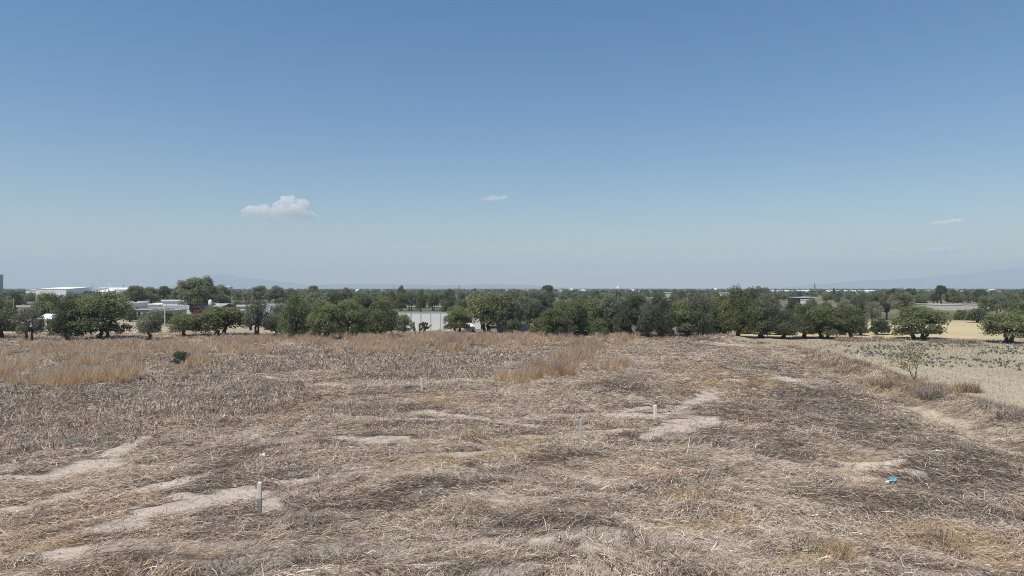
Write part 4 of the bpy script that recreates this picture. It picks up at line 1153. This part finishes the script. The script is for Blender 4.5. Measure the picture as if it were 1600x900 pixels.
house('boundary_wall', 'grey boundary wall right of the tall loose tree', 776, 826, 507, 519, 0.25, M_CONC, M_CONC, cat='wall', parapet=False, over=0.03, seams=5)
house('boundary_wall', 'pale wall half hidden at the back of the central grove', 1000, 1062, 506, 521, 0.25, M_CONC, M_CONC, cat='wall', parapet=False, over=0.03, seams=6)
house('boundary_wall', 'grey wall behind the trunks at the left of the central grove', 872, 990, 510, 520, 0.25, M_CONC, M_CONC, cat='wall', parapet=False, over=0.03, seams=11)
house('shed', 'open white roofed shed on the skyline above the yellow field trees', 1248, 1273, 465, 474, 14, M_DARK, M_ROOFW, cat='shed', parapet=False, over=0.6)  # solid near-black walls stand in for the shade under the open roof
house('shed', 'small white building below the open shed', 1259, 1268, 468.5, 476, 6, M_WHITE, M_ROOFW, cat='shed', parapet=False, windows=[(0.3, 0.6, 0.4, 0.7)])
for x0, x1, lab in [(1166, 1186, 'white far shed roof over the central grove'), (1206, 1272, 'long white far warehouse, left part of the white line over the yellow field'), (1284, 1302, 'short white far shed left of the cypress'),
                    (1306, 1348, 'long white far warehouse right of the cypress'), (1352, 1378, 'pale far warehouse right of the long white ones')]:
    house('warehouse', lab, x0, x1, 455.5, 459.5, 40, M_WHITE, M_ROOFW, cat='warehouse', roof='gable', ridge=1.5, seams=4)
for x0, x1, yt, yb, lab in [(1463, 1506, 476.5, 485, 'long pale greenhouse wall over the golden field at right'), (1527, 1544, 476.5, 484, 'short pale greenhouse behind the dark bushy tree'), (1550, 1563, 477, 485, 'pale greenhouse nearest the right edge'),
                            (1377, 1391, 475, 486, 'pale flat building in the gap left of the wide isolated tree')]:
    house('greenhouse', lab, x0, x1, yt, yb, 16, M_CREAM, M_ROOFG, cat='greenhouse', parapet=False, seams=5, over=0.1)
house('warehouse', 'low grey strip of sheds behind the white boundary wall', 622, 704, 479.5, 481.5, 6, M_CREAM, M_ROOFG, cat='shed', parapet=False, seams=6)
# the far town: small white houses along the horizon, each its own
rng = random.Random(5)
spots = [(355, 448.6), (557, 453.5), (566, 453), (580, 454), (598, 453), (612, 454.2), (641, 454), (671, 455), (690, 454), (792, 452), (812, 453), (822, 452), (876, 452.5), (893, 452), (905, 453), (912, 453.5), (940, 453), (983, 454), (990, 453.5),
         (996, 454.2), (1003, 464), (1010, 455), (1018, 454), (1025, 465), (1033, 455.5), (1040, 454.5), (1047, 457), (1064, 455), (1072, 454), (1083, 459), (1090, 455.5), (1101, 468), (1103, 456), (1110, 455), (1130, 462), (1137, 456.5), (1150, 455.5),
         (1431, 453.5), (1436, 454), (1449, 454.5), (1453, 455), (1495, 453.5), (1512, 453), (1553, 453.2), (1563, 453.6), (30, 455), (214, 456.5)]
side_of = lambda x: 'left of the white wall' if x < 620 else 'above the white wall' if x < 710 else 'over the middle trees' if x < 860 else 'over the central grove' if x < 1160 else 'at right'
cnt = {}
for x, y in spots:
    near = y > 456.2
    yb = rng.uniform(471, 476) if near else rng.uniform(457.0, 461.0)
    if near and y > 460: yb = y + 11
    w = rng.uniform(3.5, 8.5)
    s = side_of(x); c = cnt.get(s, 0); cnt[s] = c + 1
    house('house', f'tiny pale town house on the horizon {s}, {ORD[c]} from left', x - w / 2, x + w / 2, y + 0.4, yb, 10, rng.choice([M_WHITE, M_WHITE, M_CREAM]), rng.choice([M_ROOFW, M_CONC, M_ROOFG]),
          parapet=False, windows=[(0.15, 0.32, 0.45, 0.75), (0.6, 0.8, 0.45, 0.75)], door=(0.42, 0.53, 0.6), roof=rng.choice(['flat', 'flat', 'gable']), ridge=1.2, group='houses of the far town')

# water tanks, towers, masts, poles
def tank(x, ybase_px, ytop, ground_y, label, wpx):
    D = dist(ground_y); e = tag(empty('water_tank', (wx(x, D), D - 0.5, 0)), label, 'water tank')
    z0, z1 = wz(ybase_px, D), wz(ytop, D); r = wpx / F * D / 2
    b = MB(); n = 14
    prof = [(0.02, z0), (r * 0.96, z0), (r, z0 + 0.1 * (z1 - z0)), (r, z0 + 0.72 * (z1 - z0)), (r * 0.8, z0 + 0.88 * (z1 - z0)), (r * 0.35, z0 + 0.95 * (z1 - z0)), (r * 0.3, z1), (0.02, z1)]
    rings = [[b.bm.verts.new((rr * math.cos(2 * math.pi * k / n), rr * math.sin(2 * math.pi * k / n), z)) for k in range(n)] for rr, z in prof]
    for p, q in zip(rings, rings[1:]):
        for k in range(n): b.bm.faces.new((p[k], p[(k + 1) % n], q[(k + 1) % n], q[k]))
    b.bm.faces.new(rings[0][::-1]); b.bm.faces.new(rings[-1])
    b.build('drum', M_WHITE, e, True)
    s = MB()
    for sx in (-1, 1):
        for sy in (-1, 1): s.tube([(sx * r * 0.8, sy * r * 0.8, -0.2), (sx * r * 0.7, sy * r * 0.7, z0 + 0.02)], max(0.08, r * 0.07), 5)
    s.build('stand', M_METAL, e)
tank(188.5, 474.5, 466, 497, 'white water tank on a stand right of the biggest left tree', 5.5)
tank(330, 476, 468, 501.5, 'white water tank above the red walled house', 5.5)
tank(310.5, 475.2, 472, 495, 'small white tank beside the white block building', 2.4)
tank(965.5, 451.4, 447.6, 462, 'white water tower on the skyline over the central grove', 4.4)
tank(1118, 453, 450.4, 462, 'small white water tower on the skyline left of the yellow field', 4.6)

def mast(x, ytop, ground_y, label, r=0.25, cross=True):
    D = dist(ground_y); e = tag(empty('mast', (wx(x, D), D, 0)), label, 'mast')
    h = wz(ytop, D); b = MB()
    for sx, sy in ((-1, -1), (1, -1), (0, 1)):
        b.tube([(sx * r * 3, sy * r * 3, -0.3), (sx * r * 0.6, sy * r * 0.6, h * 0.9)], r * 0.35, 5)
    k = 12
    for i in range(k):
        z = h * 0.9 * i / k; s0 = 3 - 2.4 * i / k; s1 = 3 - 2.4 * (i + 1) / k; z1 = h * 0.9 * (i + 1) / k
        b.tube([(-s0 * r, -s0 * r, z), (s1 * r, -s1 * r, z1)], r * 0.22, 4); b.tube([(s0 * r, -s0 * r, z), (0, s1 * r, z1)], r * 0.22, 4)
    b.build('lattice', M_METAL, e)
    MB().tube([(0, 0, h * 0.88), (0, 0, h)], r * 0.4, 5).build('antenna', M_METAL, e)
mast(1272.5, 441.5, 464, 'dark lattice radio mast on the skyline at right', 0.6)
mast(717.5, 444, 464, 'thin radio mast beside the cypress left of centre', 0.35)
mast(615.5, 444.5, 463, 'thin mast over the left end of the row behind the white wall', 0.3)
mast(145, 443, 462, 'thin mast behind the curved white warehouse', 0.3)
mast(193, 443.5, 462, 'thin mast right of the white smoke plume', 0.35)
def pole(x, ytop, ground_y, label):
    D = dist(ground_y); e = tag(empty('utility_pole', (wx(x, D), D, 0)), label, 'utility pole')
    h = wz(ytop, D)
    MB().tube([(0, 0, -0.3), (0, 0, h)], [0.17, 0.11], 8).build('shaft', M_CONC, e)
    c = MB().box(-0.9, 0.9, -0.06, 0.06, h - 0.75, h - 0.62).build('crossarm', M_WOOD, e)
    for u in (-0.75, 0, 0.75): MB().tube([(u, 0, h - 0.618), (u, 0, h - 0.42)], [0.06, 0.04], 6).build('insulator', M_DARK, c)
pole(257.5, 478, 510, 'utility pole before the white block building')
pole(21, 466, 492, 'utility pole at far left above the white SUV')
pole(57, 463, 490, 'utility pole behind the pale olive tree at far left')
pole(1224, 493, 509, 'short pole behind the low rounded tree at the yellow field')

# smoke far away behind the warehouses
b = MB(); D = 900
for i, (x, y, r) in enumerate([(176, 448.5, 0.9), (174, 447.2, 1.3), (171.5, 445.8, 1.7), (169, 444, 1.9), (166.5, 441.8, 1.7)]):
    b.ball((wx(x, D), D + i, wz(y, D)), (r / F * D, r / F * D, r / F * D * 0.9), 2, 0.1)
sm = b.build('smoke', mat('smoke_vapour', (1, 1, 1)))
t = sm.data.materials[0].node_tree; t.nodes.remove(t.nodes['Principled BSDF'])
pv = t.nodes.new('ShaderNodeVolumePrincipled'); pv.inputs['Color'].default_value = (1, 1, 1, 1); pv.inputs['Density'].default_value = 0.35
t.links.new(pv.outputs[0], t.nodes['Material Output'].inputs['Volume'])
tag(sm, 'thin slanting white smoke plume behind the curved warehouse', 'smoke', kind='stuff')

# ------------------------------------------------------------------ parked cars
def car(x, ground_y, label, suv, rz):
    D = dist(ground_y); e = tag(empty('parked_car', (wx(x, D), D, gz(wx(x, D), D)), rz), label, 'car')
    L, hgt_, wd = (4.5, 1.75, 1.8) if suv else (4.4, 1.45, 1.75)
    a = L / 2
    low = 0.28
    if suv: prof = [(-a, low), (-a, 1.0), (-a + 0.1, hgt_ - 0.05), (-a + 0.35, hgt_), (0.35, hgt_), (1.0, 1.05), (a - 0.15, 0.95), (a, 0.75), (a, low)]
    else: prof = [(-a, low), (-a, 0.85), (-a + 0.35, 0.95), (-a + 0.9, 1.0), (-a + 1.5, hgt_), (0.45, hgt_), (1.1, 0.95), (a - 0.2, 0.82), (a, 0.65), (a, low)]
    b = MB().prism(prof, -wd / 2, wd / 2)
    bmesh.ops.bevel(b.bm, geom=b.bm.edges[:], offset=0.05, segments=2, affect='EDGES')
    b.build('body', M_CAR, e)
    for s in (-1, 1):
        y0, y1 = (wd / 2 + 0.002, wd / 2 + 0.02) if s > 0 else (-wd / 2 - 0.02, -wd / 2 - 0.002)
        if suv:
            MB().prism([(-a + 0.25, 1.08), (-a + 0.35, hgt_ - 0.15), (-0.55, hgt_ - 0.15), (-0.55, 1.08)], y0, y1).build('side_window', M_GLASS, e)
            MB().prism([(-0.45, 1.08), (-0.45, hgt_ - 0.15), (0.32, hgt_ - 0.15), (0.85, 1.08)], y0, y1).build('side_window', M_GLASS, e)
        else:
            MB().prism([(-a + 1.15, 1.0), (-a + 1.55, hgt_ - 0.1), (-0.3, hgt_ - 0.1), (-0.3, 1.0)], y0, y1).build('side_window', M_GLASS, e)
            MB().prism([(-0.2, 1.0), (-0.2, hgt_ - 0.1), (0.4, hgt_ - 0.1), (0.9, 1.0)], y0, y1).build('side_window', M_GLASS, e)
        for u in (-a + 0.85, a - 0.85):
            w = MB(); w.tube([(u, s * (wd / 2 - 0.2), 0.33), (u, s * (wd / 2 + 0.03), 0.33)], 0.33, 14)
            wh = w.build('wheel', M_RUBBER, e)
            q = MB(); q.tube([(u, s * (wd / 2 + 0.031), 0.33), (u, s * (wd / 2 + 0.04), 0.33)], 0.2, 12); q.build('rim', M_METAL, wh)
        MB().box(a - 0.02, a + 0.02, s * 0.75 - 0.12, s * 0.75 + 0.12, 0.62, 0.74).build('headlight', M_GLASS, e)
car(35, 517, 'white SUV parked behind the thin grey tree at far left', True, 0.15)
car(729, 517.5, 'white car parked behind the grass under the olive tree', False, 2.0)

# ------------------------------------------------------------------ small plants with a place of their own
def blades(n, r, h, cols, rng, spread=1.0, w=0.012, seg=4, droop=0.25):
    th = rng.random(n) * 6.283; lean = rng.random(n) ** 0.8 * spread
    L = h * (0.5 + 0.5 * rng.random(n))
    s = np.linspace(0, 1, seg)[None]
    b = r * np.sqrt(rng.random(n)); bt = rng.random(n) * 6.283
    off = (L * np.sin(lean))[:, None] * s; zz = (L * np.cos(lean))[:, None] * s - droop * L[:, None] * s ** 2.2 * np.sin(lean)[:, None]
    P = np.stack([(b * np.cos(bt))[:, None] + np.cos(th)[:, None] * off, (b * np.sin(bt))[:, None] + np.sin(th)[:, None] * off, np.maximum(zz, -0.02)], -1)
    Wd = (w * (0.7 + 0.6 * rng.random(n)))[:, None] * np.linspace(1, 0.3, seg)[None]
    side = np.stack([-np.sin(th), np.cos(th), np.zeros(n)], -1)
    C = np.array(cols)[rng.integers(0, len(cols), n)] * (0.8 + 0.4 * rng.random(n))[:, None]
    return ribbons(P, Wd, side, np.repeat(C[:, None], seg, 1))
def tuft(name, x, y, r, h, n, cols, label, cat, seed, m=M_STRAW, w=0.012, spread=1.0):
    X, Y = at(x, y)
    V, Q, C = blades(n, r, h, cols, np.random.default_rng(seed), spread, w * 0.7 * max(1, Y / 30))
    o = mesh_np(name, V, Q, m, C); o.location = (X, Y, gz(X, Y) - 0.02)
    return tag(o, label, cat)
DRYRED = [(0.36, 0.25, 0.18), (0.44, 0.32, 0.23), (0.28, 0.205, 0.16), (0.48, 0.38, 0.28)]
DRYGREY = [(0.40, 0.335, 0.28), (0.30, 0.25, 0.21), (0.48, 0.42, 0.35), (0.24, 0.195, 0.165)]
DRYTAN = [(0.48, 0.37, 0.2), (0.42, 0.31, 0.18), (0.34, 0.26, 0.17), (0.52, 0.43, 0.27)]
tuft('dry_bush', 1512, 612, 0.9, 1.0, 900, DRYRED, 'reddish dry bush standing at the edge of the stubble field', 'dry bush', 1)
tuft('dry_bush', 1485, 613, 0.8, 0.7, 500, DRYTAN, 'low brown dry bush left of the reddish one by the stubble', 'dry bush', 2)
tuft('dry_bush', 1452, 630, 1.0, 0.95, 900, DRYGREY, 'greyish tangled dry bush on the bank below the sapling', 'dry bush', 3)
tuft('dry_bush', 1375, 606, 0.7, 0.6, 400, DRYRED, 'small rust coloured bush on the bank left of the sapling', 'dry bush', 4)
tuft('dry_bush', 1395, 612, 0.9, 0.7, 500, DRYRED, 'brown bush on the bank right under the sapling', 'dry bush', 5)
tuft('dry_bush', 1345, 582, 0.9, 0.8, 500, DRYRED, 'brown bush at the foot of the white post on the bank', 'dry bush', 6)
tuft('dry_bush', 1266, 550, 1.1, 0.55, 400, DRYRED, 'brown dry bush at the far end of the bank', 'dry bush', 7)
tuft('dry_bush', 1240, 543, 1.0, 0.45, 300, DRYTAN, 'tan dry bush, farthest along the bank', 'dry bush', 8)
tuft('dry_bush', 1590, 672, 1.0, 0.9, 700, DRYGREY, 'dark dry bush on the bank at the right edge', 'dry bush', 9)
tuft('dry_bush', 1550, 658, 0.8, 0.6, 500, DRYGREY, 'low grey bush on the bank near the right edge', 'dry bush', 10)
tuft('dry_bush', 1425, 703, 0.45, 0.75, 260, [(0.42, 0.36, 0.30), (0.5, 0.44, 0.37), (0.28, 0.23, 0.19)], 'pale upturned grass tuft on the right slope', 'grass tuft', 11)
tuft('dry_bush', 1502, 713, 0.45, 0.7, 260, [(0.42, 0.36, 0.30), (0.5, 0.44, 0.37), (0.28, 0.23, 0.19)], 'pale upturned grass tuft beside the white scrap on the right', 'grass tuft', 12)
tuft('dry_bush', 1258, 648, 0.5, 0.7, 260, DRYGREY, 'grey brown grass tuft on the middle of the right slope', 'grass tuft', 13)
tuft('dry_bush', 555, 640, 0.25, 0.6, 60, [(0.5, 0.42, 0.34), (0.42, 0.35, 0.28)], 'few pale stalks standing up left of the small middle post', 'grass tuft', 14)
tuft('dry_bush', 740, 690, 0.8, 0.55, 420, DRYTAN, 'yellow brown tuft lying in the middle of the field', 'grass tuft', 15, spread=1.5)
tuft('dry_bush', 728, 806, 0.75, 0.6, 500, DRYTAN + DRYGREY, 'domed tuft of fallen grass in the front middle', 'grass tuft', 16, spread=1.45)
tuft('dry_bush', 468, 826, 0.6, 0.45, 380, [(0.5, 0.43, 0.34), (0.42, 0.34, 0.25), (0.3, 0.24, 0.19)], 'pale fluffed tuft right of the nearest post', 'grass tuft', 17, spread=1.5)
tuft('dry_bush', 1462, 852, 0.5, 0.55, 260, DRYTAN + DRYGREY, 'brown tuft in the lower right of the field', 'grass tuft', 18, spread=1.2)
tuft('dry_bush', 1490, 870, 0.35, 0.6, 160, [(0.36, 0.25, 0.15), (0.44, 0.32, 0.2)], 'reddish tan tuft near the lower right corner', 'grass tuft', 19, spread=0.9)
tuft('dry_bush', 1310, 872, 0.4, 0.6, 200, [(0.46, 0.34, 0.19), (0.4, 0.28, 0.16)], 'golden tuft in the lower right foreground', 'grass tuft', 20, spread=0.8)
tuft('dry_bush', 1255, 862, 0.5, 0.45, 260, [(0.17, 0.17, 0.10), (0.26, 0.23, 0.14), (0.36, 0.30, 0.19)], 'faintly green tuft in the lower right foreground', 'grass tuft', 21, spread=1.2)
tuft('dry_agave', 186, 524, 0.3, 1.5, 70, [(0.34, 0.20, 0.11), (0.40, 0.26, 0.14), (0.26, 0.17, 0.11)], 'dry rust coloured agave right of the biggest left tree', 'agave', 22, w=0.03, spread=1.4)
tuft('dry_bush', 85, 526, 1.0, 1.4, 260, [(0.24, 0.24, 0.12), (0.34, 0.28, 0.16), (0.30, 0.2, 0.13)], 'yellow green dry bush left of the dark low crowned tree', 'dry bush', 23, w=0.02)
for i, (x, y) in enumerate([(278, 530), (292, 529), (302, 530), (284, 528), (297, 527), (310, 528)]):
    tuft('straw_heap', x, y, 0.7, 0.5, 160, [(0.55, 0.38, 0.14), (0.5, 0.36, 0.18), (0.6, 0.45, 0.2)], f'golden straw heap below the low olive tree, {ORD[i]} of the line', 'straw heap', 40 + i, w=0.02, spread=1.5)
for i, (x, y, h, w) in enumerate([(1338, 533, 0.9, 2.0), (1362, 533, 0.8, 1.5), (1398, 533, 0.7, 1.3), (1320, 533, 0.9, 1.4), (1470, 536, 0.8, 1.6), (1490, 536, 0.9, 1.4), (1512, 536, 0.7, 1.2), (1522, 537, 0.8, 0.8), (1372, 531, 0.9, 0.8)]):
    tuft('dry_bush', x, y, w, h, 500, DRYRED + DRYGREY, f'brown hedge bush between the two yellow fields, {ORD[i]} one', 'dry bush', 60 + i, w=0.012)

def green_bush(x, y, w, h, label, pal, seed):
    X, Y = at(x, y); rng = np.random.default_rng(seed)
    e = tag(empty('bush', (X, Y, gz(X, Y))), label, 'bush')
    cl = [((rng.uniform(-0.28, 0.28) * w, rng.uniform(-0.28, 0.28) * w, h * rng.uniform(0.25, 0.72)), (w * 0.25, w * 0.25, h * 0.3)) for _ in range(11)]
    V, Q, C = sprays(rng, cl, 900, 0.13, 0.0, pal)
    mesh_np('crown', V, Q, M_LEAF, C, e)
    b = MB()
    for c, r in cl: limb(b, (0, 0, -0.1), c, 0.03, 0.01, rng)
    b.build('trunk', M_BARK, e)
green_bush(285, 569, 1.9, 1.6, 'dark green round bush alone in the dry grass on the left', 'dark', 3)
green_bush(273, 572, 1.0, 0.6, 'tiny green bush at the left foot of the round bush', 'dark', 4)
green_bush(1258, 569, 1.5, 0.5, 'low grey green bush at the bank on the right', 'grey', 5)

# the bare sapling on the bank
X, Y = at(1428, 595); rng2 = np.random.default_rng(12)
sp = tag(empty('sapling', (X, Y, gz(X, Y))), 'bare leaning sapling with a few yellow green leaves on the bank', 'sapling')
b = MB(); tips = []
for (dx, dy, h) in ((-0.9, 0.2, 2.3), (0.5, 0.1, 2.5), (-2.0, -0.1, 1.5), (0.1, 0.3, 2.9), (-1.3, 0.4, 1.9)):
    pts = limb(b, (0.0, 0, -0.1), (dx, dy, h), 0.032, 0.008, rng2, sag=0.15, n=5)
    for p in pts[2:]:
        for _ in range(3):
            q = p + Vector((rng2.normal(0, 0.35), rng2.normal(0, 0.3), abs(rng2.normal(0.2, 0.25))))
            limb(b, p, q, 0.010, 0.005, rng2, n=2, seg=4); tips.append(tuple(q))
b.build('trunk', M_BARK, sp)
V, Q, C = sprays(rng2, [(q, (0.3, 0.3, 0.22)) for q in tips], 330, 0.10, 0.3, 'euc')
mesh_np('leaves', V, Q, M_LEAF, C * np.array([1.25, 1.15, 0.9]), sp)

# prickly pear
X, Y = at(655, 524); rng2 = random.Random(9)
pp = tag(empty('prickly_pear', (X, Y, gz(X, Y))), 'prickly pear cactus in front of the white wall', 'cactus')
def padm(p, d, s, depth):
    b = MB(); q = bmesh.ops.create_icosphere(b.bm, subdivisions=2, radius=1.0)
    side = Vector((rng2.uniform(-1, 1), rng2.uniform(-1, 1), 0)).normalized(); side = (side - d * side.dot(d)).normalized(); nn = d.cross(side)
    c = p + d * s
    for v in q['verts']: v.co = c + side * v.co.x * s * 0.72 + nn * v.co.y * 0.07 + d * v.co.z * s
    b.build('pad', M_CACTUS, pp, True)
    if depth:
        for _ in range(2 if depth < 3 else 3):
            nd = (d + Vector((rng2.uniform(-0.9, 0.9), rng2.uniform(-0.4, 0.4), rng2.uniform(-0.1, 0.5)))).normalized()
            padm(c + d * s * 0.85, nd, s * rng2.uniform(0.8, 0.98), depth - 1)
for k in (-0.55, 0.1, 0.6): padm(Vector((k, 0, -0.05)), Vector((k * 0.5, 0.05, 1)).normalized(), 0.36, 3)

# ------------------------------------------------------------------ marker posts and litter on the field
def post(x, y, hpx, wide, label, lean=(0, 0), base=False, rz=0.18, marks=False, m=None):
    X, Y = at(x, y); D = Y; h = hpx / F * D
    e = tag(empty('marker_post', (X, Y, gz(X, Y)), rz), label, 'marker post')
    e.rotation_euler = (lean[0], lean[1], rz)
    b = MB(); b.box(-wide / 2, wide / 2, -wide / 2, wide / 2, -0.3, h, wide * 0.12)
    o = b.build('shaft', m or M_CONC, e)
    if marks:
        MB().box(-wide / 2 - 0.004, wide / 2 + 0.004, -wide / 2 - 0.004, wide / 2 + 0.004, -0.02, h * 0.5).build('lower_sleeve', mat('stained_concrete', (0.36, 0.315, 0.27), 0.95, 0.3, 14), e)
        MB().box(-wide / 2 - 0.008, wide / 2 + 0.008, -wide / 2 - 0.008, wide / 2 + 0.008, h * 0.23, h * 0.26).build('tie_band', M_METAL, e)
    if base:
        MB().ball((0.05, -0.05, -0.02), (0.22, 0.2, 0.07), 2, 0.25, random.Random(3)).build('soil_collar', mat('dark_dug_soil', (0.07, 0.055, 0.045), 1, 0.3, 9), e)
    return e
post(405, 806, 49, 0.14, 'nearest grey concrete marker post, at the pale bare patch', (0, 0.02), marks=True, m=M_POST)
post(1024, 659, 26, 0.19, 'white marker post with dark dug soil at its foot', (0, -0.02), base=True, m=M_POST)
post(907, 684, 28, 0.12, 'weathered grey marker post left of the white one', (0, 0.03))
post(658.5, 613, 19, 0.13, 'thin white marker post in the middle distance', (0, 0.0), m=M_POST)
post(1342, 580, 15, 0.14, 'white marker post on the bank at right', (0, 0.0), m=M_POST)
post(378 + 521, 0 + 655, 14, 0.05, 'slim grey stake behind the weathered grey post', (0, 0.02))
X, Y = at(399, 806); e = tag(MB().tube([(0.0, 0, -0.1), (-0.02, 0, 0.25), (-0.05, 0, 0.46)], [0.018, 0.014, 0.01], 6).build('stick', M_WOOD), 'thin dark stick beside the nearest post', 'stick')
e.location = (X, Y, gz(X, Y))

# turquoise plastic, crumpled, with a white strip
X, Y = at(1396, 759); e = tag(empty('plastic_bag', (X, Y, gz(X, Y) + 0.09), 0.4), 'crumpled turquoise plastic bag with a white strip on the right slope', 'plastic bag')
b = MB(); q = bmesh.ops.create_icosphere(b.bm, subdivisions=4, radius=1.0)
for v in q['verts']:
    k = 1 + 0.35 * (float(vnoise(np.array([v.co.x * 3 + 5]), np.array([v.co.y * 3 + v.co.z * 4]), 3)[0]) - 0.5) * 2
    v.co = Vector((v.co.x * 0.17 * k, v.co.y * 0.14 * k, v.co.z * 0.09 * k + 0.05))
b.build('film', M_TURQ, e, False)
MB().prism([(-0.42, 0.03), (-0.3, 0.075), (-0.17, 0.07), (-0.17, 0.05), (-0.3, 0.05), (-0.42, 0.0)], -0.07, 0.04).build('strip', M_LITTER, e)

# white litter
X, Y = at(409.5, 720); e = tag(empty('plastic_cup', (X, Y, gz(X, Y) + 0.06), 0.3, (0.72, 0.72, 0.72)), 'white plastic cup lying on the grass left of centre', 'litter')
b = MB(); n = 14
rings = [[b.bm.verts.new((z, r * math.cos(2 * math.pi * k / n), 0.1 + r * math.sin(2 * math.pi * k / n))) for k in range(n)] for r, z in ((0.02, -0.13), (0.10, -0.13), (0.15, 0.16), (0.165, 0.16), (0.165, 0.175), (0.135, 0.165), (0.09, -0.11), (0.02, -0.11))]
for p, q in zip(rings, rings[1:]):
    for k in range(n): b.bm.faces.new((p[k], p[(k + 1) % n], q[(k + 1) % n], q[k]))
b.build('cup', M_LITTER, e, True)
MB().tube([(0.17, -0.06, 0.16), (0.21, -0.1, 0.08), (0.19, -0.06, 0.03)], 0.015, 6).build('handle', M_LITTER, e)
def scrap(x, y, s, label, seed):
    X, Y = at(x, y); rg = np.random.default_rng(seed)
    n = 9; u, v = np.meshgrid(np.linspace(-1, 1, n), np.linspace(-1, 1, n))
    Z = 0.5 * (vnoise(u * 1.6 + seed, v * 1.6, seed) - 0.3) * s * (1 - 0.3 * u * u)
    V = np.stack([u * s * (1 + 0.2 * np.sin(v * 3 + seed)), v * s * 0.55 * (1 + 0.3 * np.sin(u * 2 + seed)), Z + 0.08], -1).reshape(-1, 3)
    ii = np.arange(n * n).reshape(n, n)
    o = mesh_np('plastic_scrap', V, np.stack([ii[:-1, :-1], ii[:-1, 1:], ii[1:, 1:], ii[1:, :-1]], -1).reshape(-1, 4), M_LITTER)
    sd = o.modifiers.new('thick', 'SOLIDIFY'); sd.thickness = 0.012
    o.location = (X, Y, gz(X, Y)); o.rotation_euler = (0, 0, seed)
    tag(o, label, 'litter')
scrap(1469, 714, 0.20, 'white plastic scrap between two pale tufts on the right slope', 2)
scrap(1280, 685, 0.13, 'small white scrap in the middle of the right slope', 3)
scrap(1516, 646, 0.24, 'white plastic scrap on the track by the bank', 4)
scrap(1051, 561, 0.24, 'small white scrap on the far part of the field', 5)
scrap(1107, 551, 0.16, 'tiny white scrap farthest away on the field', 6)
scrap(1374, 646, 0.14, 'small pale scrap on the slope near the bank', 7)
scrap(442, 723, 0.07, 'tiny white scrap right of the white cup', 8)
# stones thrown up on the bank
M_STONE = mat('field_stone', (0.22, 0.20, 0.175), 0.95, 0.3, 8)
rg = random.Random(4)
for i, (x, y) in enumerate([(1508, 626), (1518, 630), (1527, 624), (1536, 629), (1545, 633), (1530, 636)]):
    X, Y = at(x, y)
    o = MB().ball((0, 0, 0.05), (rg.uniform(0.14, 0.26), rg.uniform(0.12, 0.2), rg.uniform(0.1, 0.16)), 2, 0.18, rg).build('stone', M_STONE)
    o.location = (X, Y, gz(X, Y)); o.rotation_euler = (0, 0, rg.uniform(0, 6))
    tag(o, f'grey stone on the bank right of the reddish dry bush, {ORD[i]} of six', 'stone', 'stones on the bank')
